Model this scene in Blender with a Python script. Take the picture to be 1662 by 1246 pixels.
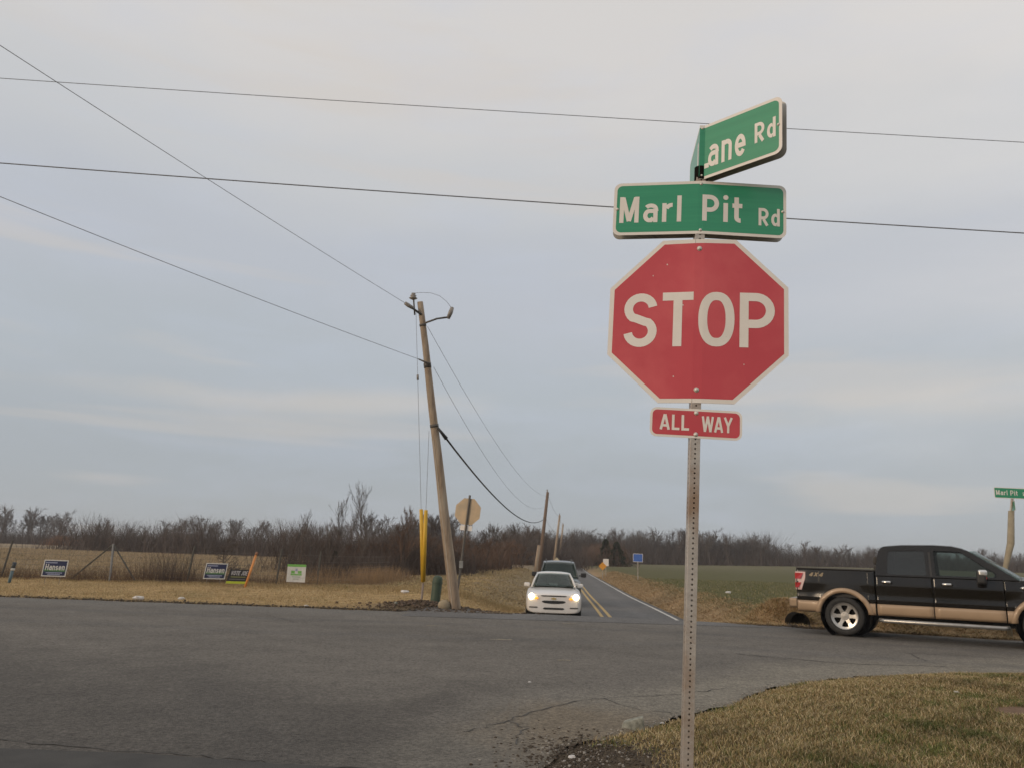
import bpy, bmesh, math, random
import numpy as np
from mathutils import Vector, Matrix
from mathutils.geometry import tessellate_polygon
random.seed(7); rng = np.random.default_rng(7)
PI = math.pi; rad = math.radians
scene = bpy.context.scene
for o in list(bpy.data.objects): bpy.data.objects.remove(o, do_unlink=True)
COL = scene.collection

# ------------------------------------------------------------------ camera
cam = bpy.data.cameras.new('camera'); camo = bpy.data.objects.new('camera', cam); COL.objects.link(camo)
cam.sensor_width = 36; cam.lens = 1249 * 36 / 1662; cam.clip_start = .05; cam.clip_end = 6000
camo.matrix_world = Matrix.Translation((0, 0, 1.5)) @ Matrix.Rotation(rad(90 + 12.55), 4, 'X') @ Matrix.Rotation(rad(1.85), 4, 'Z')
cam.dof.use_dof = True; cam.dof.focus_distance = 4.3; cam.dof.aperture_fstop = 7.0
scene.camera = camo
# ------------------------------------------------------------------ world
SUN_EL, SUN_AZ = 14, 236            # azimuth clockwise from +Y: the sun is low behind the camera, to the left
w = bpy.data.worlds.new('World'); scene.world = w; w.use_nodes = True
nt = w.node_tree; nt.nodes.clear(); L = nt.links.new
def N(t, **k):
    n = nt.nodes.new(t)
    for a, b in k.items(): setattr(n, a, b)
    return n
out = N('ShaderNodeOutputWorld'); bg = N('ShaderNodeBackground'); L(bg.outputs[0], out.inputs[0])
sky = N('ShaderNodeTexSky', sky_type='NISHITA', sun_disc=False)
sky.sun_elevation = rad(SUN_EL); sky.sun_rotation = rad(SUN_AZ); sky.air_density = 1; sky.dust_density = 2
tc = N('ShaderNodeTexCoord'); sep = N('ShaderNodeSeparateXYZ'); L(tc.outputs['Generated'], sep.inputs[0])
def noise(scale, vec_scale, detail=4, rough=.5, dist=0, off=(0, 0, 0)):
    m = N('ShaderNodeMapping'); m.inputs['Scale'].default_value = vec_scale; m.inputs['Location'].default_value = off
    m.inputs['Rotation'].default_value = (0, rad(4), 0)
    L(tc.outputs['Generated'], m.inputs[0])
    n = N('ShaderNodeTexNoise'); n.inputs['Scale'].default_value = scale; n.inputs['Detail'].default_value = detail
    n.inputs['Roughness'].default_value = rough; n.inputs['Distortion'].default_value = dist
    L(m.outputs[0], n.inputs['Vector']); return n.outputs['Fac']
def math_(op, a, b, clamp=False):
    m = N('ShaderNodeMath', operation=op); m.use_clamp = clamp
    for i, v in enumerate((a, b)):
        if isinstance(v, (int, float)): m.inputs[i].default_value = v
        else: L(v, m.inputs[i])
    return m.outputs[0]
def ramp(fac, pts):
    r = N('ShaderNodeValToRGB'); L(fac, r.inputs[0]); r.color_ramp.interpolation = 'EASE'
    while len(r.color_ramp.elements) < len(pts): r.color_ramp.elements.new(0)
    for e, (p, c) in zip(r.color_ramp.elements, pts): e.position = p; e.color = (*c, 1)
    return r.outputs[0]
def mixc(f, a, b, mode='MIX'):
    m = N('ShaderNodeMix', data_type='RGBA', blend_type=mode); m.clamp_factor = True
    for i, v in ((0, f), (6, a), (7, b)):
        if isinstance(v, (int, float)): m.inputs[i].default_value = v
        elif isinstance(v, tuple): m.inputs[i].default_value = (*v, 1)
        else: L(v, m.inputs[i])
    return m.outputs[2]
big = noise(1.6, (1, 1, 3.2), 5, .55, .3, (3.1, .4, 1.2))
warp = math_('MULTIPLY', math_('SUBTRACT', big, .5), .16)
elev = math_('ADD', sep.outputs[2], warp)
base = ramp(elev, [(0, (.375, .395, .41)), (.09, (.375, .405, .435)), (.22, (.42, .455, .49)), (.34, (.46, .485, .53)),
                   (.46, (.53, .54, .555)), (.58, (.62, .60, .585)), (.8, (.66, .635, .61)), (1, (.62, .62, .62))])
# long thin warm streaks low in the sky
st = noise(1.7, (1, 1, 11), 4, .5, .25, (.6, 2.2, .35))
stm = ramp(st, [(.53, (0, 0, 0)), (.68, (1, 1, 1))])
base = mixc(math_('MULTIPLY', stm, .34), base, (.60, .54, .48))
# a broken band low above the trees
hz = math_('ABSOLUTE', math_('SUBTRACT', math_('ADD', sep.outputs[2], math_('MULTIPLY', math_('SUBTRACT', noise(2.2, (1, 1, 2), 3), .5), .06)), .185), 0)
band = ramp(hz, [(0, (1, 1, 1)), (.03, (0, 0, 0))])
bn = ramp(noise(3.0, (1, 1, 5), 4), [(.38, (0, 0, 0)), (.62, (1, 1, 1))])
base = mixc(math_('MULTIPLY', math_('MULTIPLY', band, bn), .46), base, (.60, .545, .485))
mid = noise(4.2, (1, 1, 4), 6, .6, .4, (1.3, 5.2, 0))
base = mixc(math_('MULTIPLY', ramp(mid, [(.42, (0, 0, 0)), (.75, (1, 1, 1))]), .20), base, (.50, .55, .66))
skl = mixc(1.0, sky.outputs[0], (.06, .06, .06), 'MULTIPLY')
# the cloud sheet thins towards the upper right of the view
gl_ = math_('MULTIPLY', math_('ADD', sep.outputs[0], .15), math_('ADD', sep.outputs[2], big), True)
base = mixc(math_('MULTIPLY', ramp(gl_, [(.30, (0, 0, 0)), (.95, (1, 1, 1))]), .55), base, (.76, .72, .68))
fin = mixc(.93, skl, base)
L(fin, bg.inputs[0]); bg.inputs[1].default_value = 1.14
# ------------------------------------------------------------------ sun
sd = bpy.data.lights.new('sun', 'SUN'); so = bpy.data.objects.new('sun', sd); COL.objects.link(so)
sd.energy = 1.35; sd.angle = rad(14); sd.color = (1, .77, .54)
az = rad(SUN_AZ); el = rad(SUN_EL)
sv = Vector((math.sin(az) * math.cos(el), math.cos(az) * math.cos(el), math.sin(el)))
so.rotation_euler = sv.to_track_quat('Z', 'Y').to_euler()
vs = scene.view_settings; vs.view_transform = 'Standard'; vs.look = 'None'; vs.exposure = 0; vs.gamma = 1; vs.use_curve_mapping = False
scene.cycles.max_bounces = 6; scene.cycles.transparent_max_bounces = 12

# ------------------------------------------------------------------ materials
MATS = {}
def mat(name, c, rough=.7, c2=None, ns=8, metal=0, spec=.5, bump=0, bs=None, emit=None, coat=0, nd=4, stretch=(1, 1, 1), lo=.35, hi=.65, c3=None, ns3=1.0, obj=True):
    if name in MATS: return MATS[name]
    m = bpy.data.materials.new(name); m.use_nodes = True; t = m.node_tree; b = t.nodes['Principled BSDF']
    b.inputs['Base Color'].default_value = (*c, 1); b.inputs['Roughness'].default_value = rough
    b.inputs['Metallic'].default_value = metal; b.inputs['Specular IOR Level'].default_value = spec; b.inputs['Coat Weight'].default_value = coat
    b.inputs['Coat Roughness'].default_value = .04
    co = t.nodes.new('ShaderNodeTexCoord'); mp = t.nodes.new('ShaderNodeMapping'); mp.inputs['Scale'].default_value = stretch
    t.links.new(co.outputs['Object'], mp.inputs[0])
    def nz(s, d=nd):
        n = t.nodes.new('ShaderNodeTexNoise'); n.inputs['Scale'].default_value = s; n.inputs['Detail'].default_value = d
        n.inputs['Roughness'].default_value = .6; t.links.new(mp.outputs[0], n.inputs['Vector']); return n.outputs['Fac']
    def rp(f, a, z, ca=(0, 0, 0), cz=(1, 1, 1)):
        r = t.nodes.new('ShaderNodeValToRGB'); r.color_ramp.elements[0].position = a; r.color_ramp.elements[1].position = z
        r.color_ramp.elements[0].color = (*ca, 1); r.color_ramp.elements[1].color = (*cz, 1); t.links.new(f, r.inputs[0]); return r.outputs[0]
    if c2 is None: c2 = tuple(x * .82 for x in c)
    col = rp(nz(ns), lo, hi, c, c2)
    if c3:
        mx = t.nodes.new('ShaderNodeMix'); mx.data_type = 'RGBA'; t.links.new(rp(nz(ns3), .45, .68), mx.inputs[0])
        t.links.new(col, mx.inputs[6]); mx.inputs[7].default_value = (*c3, 1); col = mx.outputs[2]
    t.links.new(col, b.inputs['Base Color'])
    if bump:
        bp = t.nodes.new('ShaderNodeBump'); bp.inputs['Strength'].default_value = bump; bp.inputs['Distance'].default_value = .01
        t.links.new(nz(bs or ns * 4, 6), bp.inputs['Height']); t.links.new(bp.outputs[0], b.inputs['Normal'])
    if emit:
        b.inputs['Emission Color'].default_value = (*emit[0], 1); b.inputs['Emission Strength'].default_value = emit[1]
    MATS[name] = m; return m
def clear_pipe(x, y): return ~((np.abs(x - 7.85) < .33) & (y > 20.6) & (y < 21.75))
def attr_mat(name, attr, rough=.9, ns=20, amp=.35, bump=.3, bs=60, spec=.2, ns2=2.0, amp2=.2, dist=.01, stretch=(1, 1, 1), ns3=None):
    """base colour from a colour attribute (which kind of ground lies where) times fine procedural grain"""
    m = bpy.data.materials.new(name); m.use_nodes = True; t = m.node_tree; b = t.nodes['Principled BSDF']
    b.inputs['Roughness'].default_value = rough; b.inputs['Specular IOR Level'].default_value = spec
    a = t.nodes.new('ShaderNodeAttribute'); a.attribute_name = attr
    co = t.nodes.new('ShaderNodeTexCoord'); mp = t.nodes.new('ShaderNodeMapping'); mp.inputs['Scale'].default_value = stretch; t.links.new(co.outputs['Object'], mp.inputs[0])
    col = a.outputs['Color']
    for s, k in ((ns, amp), (ns2, amp2)) + ((ns3,) if ns3 else ()):
        n = t.nodes.new('ShaderNodeTexNoise'); n.inputs['Scale'].default_value = s; n.inputs['Detail'].default_value = 7; n.inputs['Roughness'].default_value = .65
        t.links.new(mp.outputs[0], n.inputs['Vector'])
        r = t.nodes.new('ShaderNodeMapRange'); r.inputs[1].default_value = .28; r.inputs[2].default_value = .72
        r.inputs[3].default_value = 1 - k; r.inputs[4].default_value = 1 + k; t.links.new(n.outputs['Fac'], r.inputs[0])
        x = t.nodes.new('ShaderNodeVectorMath'); x.operation = 'SCALE'; t.links.new(col, x.inputs[0]); t.links.new(r.outputs[0], x.inputs['Scale']); col = x.outputs[0]
    t.links.new(col, b.inputs['Base Color'])
    n = t.nodes.new('ShaderNodeTexNoise'); n.inputs['Scale'].default_value = bs; n.inputs['Detail'].default_value = 5; t.links.new(mp.outputs[0], n.inputs['Vector'])
    bp = t.nodes.new('ShaderNodeBump'); bp.inputs['Strength'].default_value = bump; bp.inputs['Distance'].default_value = dist
    t.links.new(n.outputs['Fac'], bp.inputs['Height']); t.links.new(bp.outputs[0], b.inputs['Normal'])
    return m
def glass_mat(name, tint, alpha):
    m = bpy.data.materials.new(name); m.use_nodes = True; t = m.node_tree; t.nodes.clear()
    o = t.nodes.new('ShaderNodeOutputMaterial'); mx = t.nodes.new('ShaderNodeMixShader'); tr = t.nodes.new('ShaderNodeBsdfTransparent')
    gl = t.nodes.new('ShaderNodeBsdfPrincipled'); gl.inputs['Base Color'].default_value = (*tint, 1); gl.inputs['Roughness'].default_value = .03; gl.inputs['Coat Weight'].default_value = .6
    nz = t.nodes.new('ShaderNodeTexNoise'); nz.inputs['Scale'].default_value = 3; r = t.nodes.new('ShaderNodeMapRange')
    r.inputs[3].default_value = alpha - .08; r.inputs[4].default_value = alpha + .08; t.links.new(nz.outputs['Fac'], r.inputs[0])
    tr.inputs[0].default_value = (.75, .85, .82, 1)
    t.links.new(r.outputs[0], mx.inputs[0]); t.links.new(tr.outputs[0], mx.inputs[1]); t.links.new(gl.outputs[0], mx.inputs[2]); t.links.new(mx.outputs[0], o.inputs[0])
    return m

# ------------------------------------------------------------------ object helpers
def tag(o, label=None, cat=None, group=None, kind=None):
    for k, v in (('label', label), ('category', cat), ('group', group), ('kind', kind)):
        if v: o[k] = v
    return o
def thing(name, loc, label, cat, group=None, rotz=0, kind=None):
    o = bpy.data.objects.new(name, None); COL.objects.link(o); o.location = loc; o.rotation_euler = (0, 0, rotz); o.empty_display_size = .3
    return tag(o, label, cat, group, kind)
def mesh_obj(name, verts, faces, m, parent=None, smooth=False, loc=None):
    me = bpy.data.meshes.new(name); me.from_pydata([tuple(v) for v in verts], [], [tuple(f) for f in faces]); me.update()
    if smooth: me.polygons.foreach_set('use_smooth', [True] * len(me.polygons))
    for mm in (m if isinstance(m, (list, tuple)) else [m]): me.materials.append(mm)
    o = bpy.data.objects.new(name, me); COL.objects.link(o)
    if parent: o.parent = parent
    if loc: o.location = loc
    return o
def np_mesh(name, V, Fc, m, parent=None, col=None, smooth=False):
    """V (n,3); Fc (k,3|4); col (n,3) -> colour attribute 'tint'"""
    V = np.asarray(V, np.float32); Fc = np.asarray(Fc, np.int32); k, s = Fc.shape
    me = bpy.data.meshes.new(name); me.vertices.add(len(V)); me.vertices.foreach_set('co', V.ravel())
    me.loops.add(k * s); me.loops.foreach_set('vertex_index', Fc.ravel()); me.polygons.add(k)
    me.polygons.foreach_set('loop_start', np.arange(k, dtype=np.int32) * s); me.polygons.foreach_set('loop_total', np.full(k, s, np.int32))
    if smooth: me.polygons.foreach_set('use_smooth', np.ones(k, bool))
    me.materials.append(m)
    if col is not None:
        a = me.color_attributes.new('tint', 'FLOAT_COLOR', 'POINT'); c = np.ones((len(V), 4), np.float32); c[:, :3] = col; a.data.foreach_set('color', c.ravel())
    me.update(); me.validate()
    o = bpy.data.objects.new(name, me); COL.objects.link(o)
    if parent: o.parent = parent
    return o
class MB:
    """collects simple solids"""
    def __init__(s): s.v = []; s.f = []
    def add(s, v, f):
        n = len(s.v); s.v += [tuple(x) for x in v]; s.f += [tuple(i + n for i in q) for q in f]; return s
    def box(s, c, d, R=None):
        c = Vector(c); x, y, z = d[0] / 2, d[1] / 2, d[2] / 2
        v = [Vector((a, b, e)) for a in (-x, x) for b in (-y, y) for e in (-z, z)]
        if R: v = [R @ q for q in v]
        return s.add([q + c for q in v], [(0, 1, 3, 2), (4, 6, 7, 5), (0, 4, 5, 1), (2, 3, 7, 6), (0, 2, 6, 4), (1, 5, 7, 3)])
    def tube(s, pts, r, n=8, cap=True):
        pts = [Vector(p) for p in pts]; rs = r if isinstance(r, (list, tuple)) else [r] * len(pts)
        V = []; up = None
        for i, p in enumerate(pts):
            t = (pts[min(i + 1, len(pts) - 1)] - pts[max(i - 1, 0)]).normalized()
            if up is None: up = Vector((0, 0, 1)) if abs(t.z) < .9 else Vector((0, 1, 0))
            a = t.cross(up); a.normalize(); b = a.cross(t); up = b
            V += [p + (a * math.cos(2 * PI * k / n) + b * math.sin(2 * PI * k / n)) * rs[i] for k in range(n)]
        Fc = [(i * n + k, i * n + (k + 1) % n, (i + 1) * n + (k + 1) % n, (i + 1) * n + k) for i in range(len(pts) - 1) for k in range(n)]
        if cap: Fc += [tuple(range(n))[::-1], tuple((len(pts) - 1) * n + k for k in range(n))]
        return s.add(V, Fc)
    def lathe(s, prof, n=24, M=Matrix.Identity(4)):
        """prof (r,h) turned about local Z then placed by M"""
        V = [M @ Vector((r * math.cos(2 * PI * k / n), r * math.sin(2 * PI * k / n), h)) for r, h in prof for k in range(n)]
        Fc = [(i * n + k, i * n + (k + 1) % n, (i + 1) * n + (k + 1) % n, (i + 1) * n + k) for i in range(len(prof) - 1) for k in range(n)]
        return s.add(V, Fc)
    def blob(s, c, r, seed=0, n=7, amp=.25, m=5):
        rr = random.Random(seed); V = []; c = Vector(c)
        for i in range(m + 1):
            th = PI * i / m
            for k in range(n):
                a = 2 * PI * k / n; q = 1 + rr.uniform(-amp, amp) * (1 if 0 < i < m else 0)
                V.append(c + Vector((math.sin(th) * math.cos(a) * r[0], math.sin(th) * math.sin(a) * r[1], math.cos(th) * r[2])) * q)
        return s.add(V, [(i * n + k, (i + 1) * n + k, (i + 1) * n + (k + 1) % n, i * n + (k + 1) % n) for i in range(m) for k in range(n)])
    def build(s, name, m, parent=None, smooth=False, loc=None): return mesh_obj(name, s.v, s.f, m, parent, smooth, loc)
def bevel(o, wd=.01, seg=2):
    b = o.modifiers.new('bevel', 'BEVEL'); b.width = wd; b.segments = seg; b.limit_method = 'ANGLE'; b.angle_limit = rad(35); return o
def children(o): return [c for c in bpy.data.objects if c.parent == o]
def copy_tree(o, label=None, group=None):
    def cp(a, par):
        c = a.copy(); COL.objects.link(c)
        if par: c.parent = par
        for ch in kids.get(a.name, []): cp(ch, c)
        return c
    kids = {}
    for c in bpy.data.objects:
        if c.parent: kids.setdefault(c.parent.name, []).append(c)
    c = cp(o, None)
    if label: c['label'] = label
    if group: c['group'] = group
    return c

# ------------------------------------------------------------------ terrain
def ss(a, b, x):
    t = np.clip((np.asarray(x, float) - a) / (b - a), 0, 1); return t * t * (3 - 2 * t)
FX = [-90, -30, -13, -3.5, .5, 2.9, 4.8, 6.8, 8.1, 11, 14, 90]; FY = [23, 22, 21.3, 20.8, 20.8, 20.5, 20.1, 19.6, 19.2, 18.0, 17.6, 17.0]
NX = [-90, -20, -14, -10, -8, -6, -5, -4, 0.0, .25, .5, .8, 1.05, 1.35, 1.75, 2.44, 3.07, 3.95, 5.09, 6.2, 8.0, 12, 20, 90]
NY = [15, 15, 14.8, 13.5, 12, 9, 6.5, 3.0, 3.0, 5.9, 6.6, 7.1, 7.3, 7.6, 8.1, 8.9, 9.8, 10.75, 11.45, 11.9, 12.35, 12.6, 12.4, 11.5]
def yfar(x): return np.interp(x, FX, FY)
def ynear(x): return np.interp(x, NX, NY)
def xc(y): return 3.55 + .067 * (np.asarray(y, float) - 28)
def wob(x, y, k=1.0, s=0):
    return (np.sin(x * 1.7 * k + s) * np.cos(y * 1.3 * k - s) + .6 * np.sin(x * 3.9 * k + y * 2.3 * k + 1.7 * s) + .4 * np.sin(x * 7.1 * k - y * 8.3 * k + s)) / 2
def H(x, y, raw=False):
    x = np.asarray(x, float); y = np.asarray(y, float)
    s = y - yfar(x); d = x - xc(y)
    zr = -.5 * ss(-.3, 7, s) - .12 * ss(7, 30, s) + .5 * ss(80, 170, s)
    zl = .06 * ss(.3, 1.2, s) + .08 * ss(1, 8, s) + .05 * ss(8, 60, s) + .16 * ss(1.5, .3, np.hypot((x + 1.6) / 1.6, (y - 21.9) / .8))
    zq = -.42 * ss(.4, 1.6, s) + .58 * ss(1.9, 4.0, s) - .03 * ss(8, 30, s) + 1.2 * ss(20, 110, x) * ss(60, 240, y)
    zq = zq + .44 * np.exp(-((x - 7.85) / .62) ** 4) * ss(2.12, 2.4, s) * ss(5.5, 3.5, s)
    wl = ss(-3.0, -6.0, d); wr = ss(2.9, 4.9, d)
    z = zr * (1 - wl) * (1 - wr) + zl * wl + zq * wr
    n = ss(0, 1.2, ynear(x) - y) * ss(.3, 1.4, x)
    z = z + .09 * n
    if not raw:
        z = z + .05 * wob(x, y, .9) * wl * ss(.3, 2, s) * ss(60, 20, s) + .09 * wob(x, y, 1.1, 2) * wr * ss(1.2, 3, s) * ss(14, 5, s) + .02 * wob(x, y, 2.2) * n
    return z
def on_cross(x, y):   # signed: >0 inside the crossing asphalt
    return np.maximum(np.minimum(yfar(x) - y, y - ynear(x)), np.minimum(np.minimum(3.2 - y, y + 14), np.minimum(x + 4.2, .2 - x)))
def on_north(x, y):
    return np.where(y > yfar(x) - .5, 2.75 - np.abs(x - xc(y)), -9)
def asphalt_in(x, y): return np.maximum(on_cross(x, y), np.where(y < 215, on_north(x, y), -9))

def axis(a, b, step, lo, hi, g=1.13):
    core = list(np.arange(a, b + step / 2, step)); s = step; q = b
    while q < hi: s *= g; q += s; core.append(q)
    s = step; q = a
    while q > lo: s *= g; q -= s; core.insert(0, q)
    return np.array(core)
xs = axis(-16, 15, .2, -2600, 2600, 1.12); ys = axis(4.5, 31, .18, -400, 3600, 1.11)
X, Y = np.meshgrid(xs, ys); X = X.ravel(); Y = Y.ravel(); nx = len(xs); ny = len(ys)
A = asphalt_in(X, Y)
Z = H(X, Y) - .05 * ss(-.25, .15, A)
S = Y - yfar(X); D = X - xc(Y)
def lerp(a, b, t): t = np.asarray(t)[:, None]; return a * (1 - t) + np.asarray(b) * t
straw = np.array((.44, .31, .155)); stub = np.array((.26, .20, .125)); green = np.array((.098, .092, .034)); dirt = np.array((.13, .095, .065)); dark = np.array((.05, .042, .034)); bankc = np.array((.31, .215, .12))
C = np.tile(straw, (len(X), 1))
C = lerp(C, stub, ss(7.5, 10, S) * (D < 0))
C = lerp(C, (.17, .125, .078), (D < 0) * ss(.35, .9, np.sin(Y * 1.6 + .5 * np.sin(X * .1)) * .6 + .5 * wob(X * .12, Y * .5, 1)) * (S > 9) * .7)
C = lerp(C, bankc, (D > 2.6) * ss(0, .5, S))
C = lerp(C, green, (D > 0) * ss(3.6, 5.4, np.minimum(S, D + .4) + .5 * wob(X, Y, .6)))
C = lerp(C, (.14, .125, .065), (D > 0) * ss(90, 200, Y) * .7)
gr2 = ss(.35, .9, wob(X, Y, .5, 3)) * .45
C = lerp(C, (.14, .14, .05), gr2 * (S > 0) * (S < 9) * (D < 0))
C = lerp(C, (.15, .115, .06), (S < 0))
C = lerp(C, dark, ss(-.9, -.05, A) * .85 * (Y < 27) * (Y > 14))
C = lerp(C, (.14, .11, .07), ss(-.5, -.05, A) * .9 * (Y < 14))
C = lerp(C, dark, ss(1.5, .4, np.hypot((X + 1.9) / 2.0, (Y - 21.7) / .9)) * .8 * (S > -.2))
C = lerp(C, dirt, ss(-2.2, -.8, D) * ss(-1, 3, S) * (D < 0) * .4)
C = lerp(C, (.085, .065, .045), ss(1.7, .7, np.hypot((X - .75), (Y - 6.2) / 1.2)) * .9)
C = lerp(C, (.16, .125, .08), ss(.1, .6, wob(X * 1.5, Y * 1.5, 1, 4)) * ss(2, 1, np.hypot((X - .75), (Y - 6.6) / 1.2)) * .5)
C = lerp(C, (.18, .11, .075), ss(1, .6, np.hypot((X - 5.6) / .9, (Y - 8.4) / .45)) * .8)
idx = np.arange(nx * ny).reshape(ny, nx)
Fq = np.stack([idx[:-1, :-1], idx[:-1, 1:], idx[1:, 1:], idx[1:, :-1]], -1).reshape(-1, 4)
ground_m = attr_mat('ground_soil', 'tint', ns=14, amp=.30, bump=.5, bs=45, ns2=1.3, amp2=.18, dist=.02)
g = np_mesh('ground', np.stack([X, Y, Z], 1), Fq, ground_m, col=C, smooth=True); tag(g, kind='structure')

# crossing asphalt: columns in x, rows from near to far edge
asph = attr_mat('asphalt', 'tint', rough=.85, ns=.9, amp=.14, bump=.9, bs=70, spec=.3, ns2=32, amp2=.60, dist=.014, ns3=(7, .16))
cx = np.concatenate([np.arange(-90, -14, 2.0), np.arange(-14, 12, .12), np.arange(12, 90, 2.0)]); nr = 90
V = []; 
T = np.linspace(0, 1, nr)
XX = np.repeat(cx, nr).reshape(len(cx), nr)
yn = ynear(cx) + .08 * np.sin(cx * 4.3) + .06 * np.sin(cx * 11.3 + 1) + .03 * np.sin(cx * 27) + .02 * np.sin(cx * 61); yf = yfar(cx) + .05 * np.sin(cx * 3.3) + .03 * np.sin(cx * 9.7)
YY = yn[:, None] + (yf - yn)[:, None] * (1 - (1 - T[None, :]) ** 1.0)
edge = np.minimum(YY - yn[:, None], yf[:, None] - YY)
ZZ = H(XX, YY, True) + .012 - .02 * ss(.12, 0, edge) - .05 * ss(20.0, 20.0 + 1e-6, XX * 0)
Xf, Yf = XX.ravel(), YY.ravel()
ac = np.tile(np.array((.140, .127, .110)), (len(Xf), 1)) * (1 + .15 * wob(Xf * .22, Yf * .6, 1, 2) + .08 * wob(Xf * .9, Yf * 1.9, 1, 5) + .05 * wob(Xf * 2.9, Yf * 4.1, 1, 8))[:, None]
ac = lerp(ac, (.070, .064, .058), ss(10, 5.5, Yf + .55 * Xf + .8 * wob(Xf * .5, Yf * .5, 1, 4)) * .65)  # vignette-like darkening towards the near left, painted into the asphalt colour
ac = lerp(ac, (.152, .142, .127), ss(2.8, .6, yfar(Xf) - Yf + .3 * wob(Xf * .2, Yf, .8)) * .8)
ac = lerp(ac, (.215, .195, .158), ss(1.9, .4, np.abs((Yf - ynear(Xf)) - .3 + .45 * wob(Xf, Yf, .7))) * ss(.0, 1.0, Xf) * .85)
ac = lerp(ac, (.19, .175, .148), ss(1.5, .3, np.abs(Xf - .15 - .28 * (Yf - 6.5) + .4 * wob(Xf, Yf, .6))) * ss(10.5, 8, Yf) * .6)
ac = lerp(ac, (.17, .135, .092), ss(1.3, .5, np.hypot(Xf - .85, (Yf - 7.3) / 1.3) + .25 * wob(Xf * 2, Yf * 2, 1)) * .75)
ac = lerp(ac, (.075, .068, .06), ss(.45, .05, np.abs(Xf + 1.6 - .42 * (Yf - 6) - .3 * wob(Xf * .6, Yf * .6, 1))) * ss(12, 8, Yf) * ss(-.4, .6, wob(Xf, Yf, .9, 3)) * .5)
ac = lerp(ac, (.08, .074, .068), ss(.6, 0, np.abs(Xf + 1.9 + .55 * (Yf - 6.5) + .2 * wob(Xf, Yf, .8))) * ss(13, 8, Yf) * .4)
ac = lerp(ac, (.10, .095, .09), ss(.4, .1, np.abs(yfar(Xf) - Yf - 3.3 + .25 * wob(Xf, Yf, .25))) * .45)
ac = lerp(ac, (.105, .1, .094), ss(.5, .1, np.abs(yfar(Xf) - Yf - 6.0 + .3 * wob(Xf, Yf, .3))) * .35)
I2 = np.arange(len(Xf)).reshape(len(cx), nr)
Fa = np.stack([I2[:-1, :-1], I2[1:, :-1], I2[1:, 1:], I2[:-1, 1:]], -1).reshape(-1, 4)
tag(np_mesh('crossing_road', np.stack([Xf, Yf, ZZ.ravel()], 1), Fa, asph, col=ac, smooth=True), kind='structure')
# the road arm the camera stands on
gx, gy = np.meshgrid(np.linspace(-4.2, .2, 30), np.linspace(-14, 3.06, 100)); i5 = np.arange(3000).reshape(100, 30)
tag(np_mesh('south_road', np.stack([gx.ravel(), gy.ravel(), H(gx, gy, True).ravel() + .012], 1), np.stack([i5[:-1, :-1], i5[:-1, 1:], i5[1:, 1:], i5[1:, :-1]], -1).reshape(-1, 4), asph, col=np.tile((.095, .088, .08), (3000, 1)), smooth=True), kind='structure')
# road going away
yy = np.concatenate([np.arange(19.2, 32, .25), np.arange(32, 216, 1.5)]); us = np.linspace(-1, 1, 27)
flare = 1 + 1.1 * ss(3.2, .2, yy - yfar(xc(yy)))
def lane_pt(y, u, dz=0): x = xc(y) + u; return (float(x), float(y), float(H(x, y, True)) + dz)
V = []; tc_ = []
for j, y in enumerate(yy):
    for u in us:
        hw = 2.75 * (flare[j] if u < 0 else 1 + (flare[j] - 1) * .5)
        x = xc(y) + u * hw; V.append((float(x), float(y), float(H(x, y, True)) + .018 - .02 * (abs(u) > .99))); k = .130 if abs(u) < .97 else .10; b = .13 * math.exp(-((abs(u) - .5) / .12) ** 2)
        tc_.append((k * 1.03 * (1 + b), k * 1.0 * (1 + b), k * .97 * (1 + b)))
n = len(us); I3 = np.arange(len(V)).reshape(len(yy), n)
tag(np_mesh('north_road', V, np.stack([I3[:-1, :-1], I3[:-1, 1:], I3[1:, 1:], I3[1:, :-1]], -1).reshape(-1, 4), asph, col=np.array(tc_), smooth=True), kind='structure')
def line_strip(name, pts, wd, m, dz=.0, jag=0, closed=False):
    """flat painted or sealed strip following points on the ground"""
    V = []; pts = [Vector((p[0], p[1], 0)) for p in pts]
    for i, p in enumerate(pts):
        t = (pts[min(i + 1, len(pts) - 1)] - pts[max(i - 1, 0)]).normalized(); nrm = Vector((-t.y, t.x, 0))
        for sgn in (-1, 1):
            q = p + nrm * sgn * (wd / 2 + random.uniform(-jag, jag)); V.append((q.x, q.y, float(H(q.x, q.y, True)) + dz))
    return mesh_obj(name, V, [(2 * i, 2 * i + 2, 2 * i + 3, 2 * i + 1) for i in range(len(pts) - 1)], m)
yel = mat('yellow_paint', (.52, .33, .075), .6, (.36, .25, .09), 9, lo=.3, hi=.75); wht = mat('white_paint', (.62, .6, .55), .6, (.42, .4, .36), 7, lo=.35, hi=.8)
ly = list(np.arange(23.6, 60, .8)) + list(np.arange(60, 213, 3))
for u in (-.14, .14): tag(line_strip('yellow_line', [(float(xc(y)) + u, y) for y in ly], .12, yel, .024, .004), kind='structure')
for u in (-2.45, 2.42): tag(line_strip('edge_line', [(float(xc(y)) + u, y) for y in ly], .11, wht, .024, .006), kind='structure')
crack_m = mat('crack_filler', (.05, .046, .042), .9, (.085, .078, .07), 9, lo=.4, hi=.6)
def jitter(pts, step=.12, amp=.03):
    o = []
    for a, b in zip(pts[:-1], pts[1:]):
        a = Vector((*a, 0)); b = Vector((*b, 0)); k = max(1, int((b - a).length / step))
        for i in range(k): q = a.lerp(b, i / k); o.append((q.x + random.gauss(0, amp), q.y + random.gauss(0, amp)))
    return o + [pts[-1]]
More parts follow.
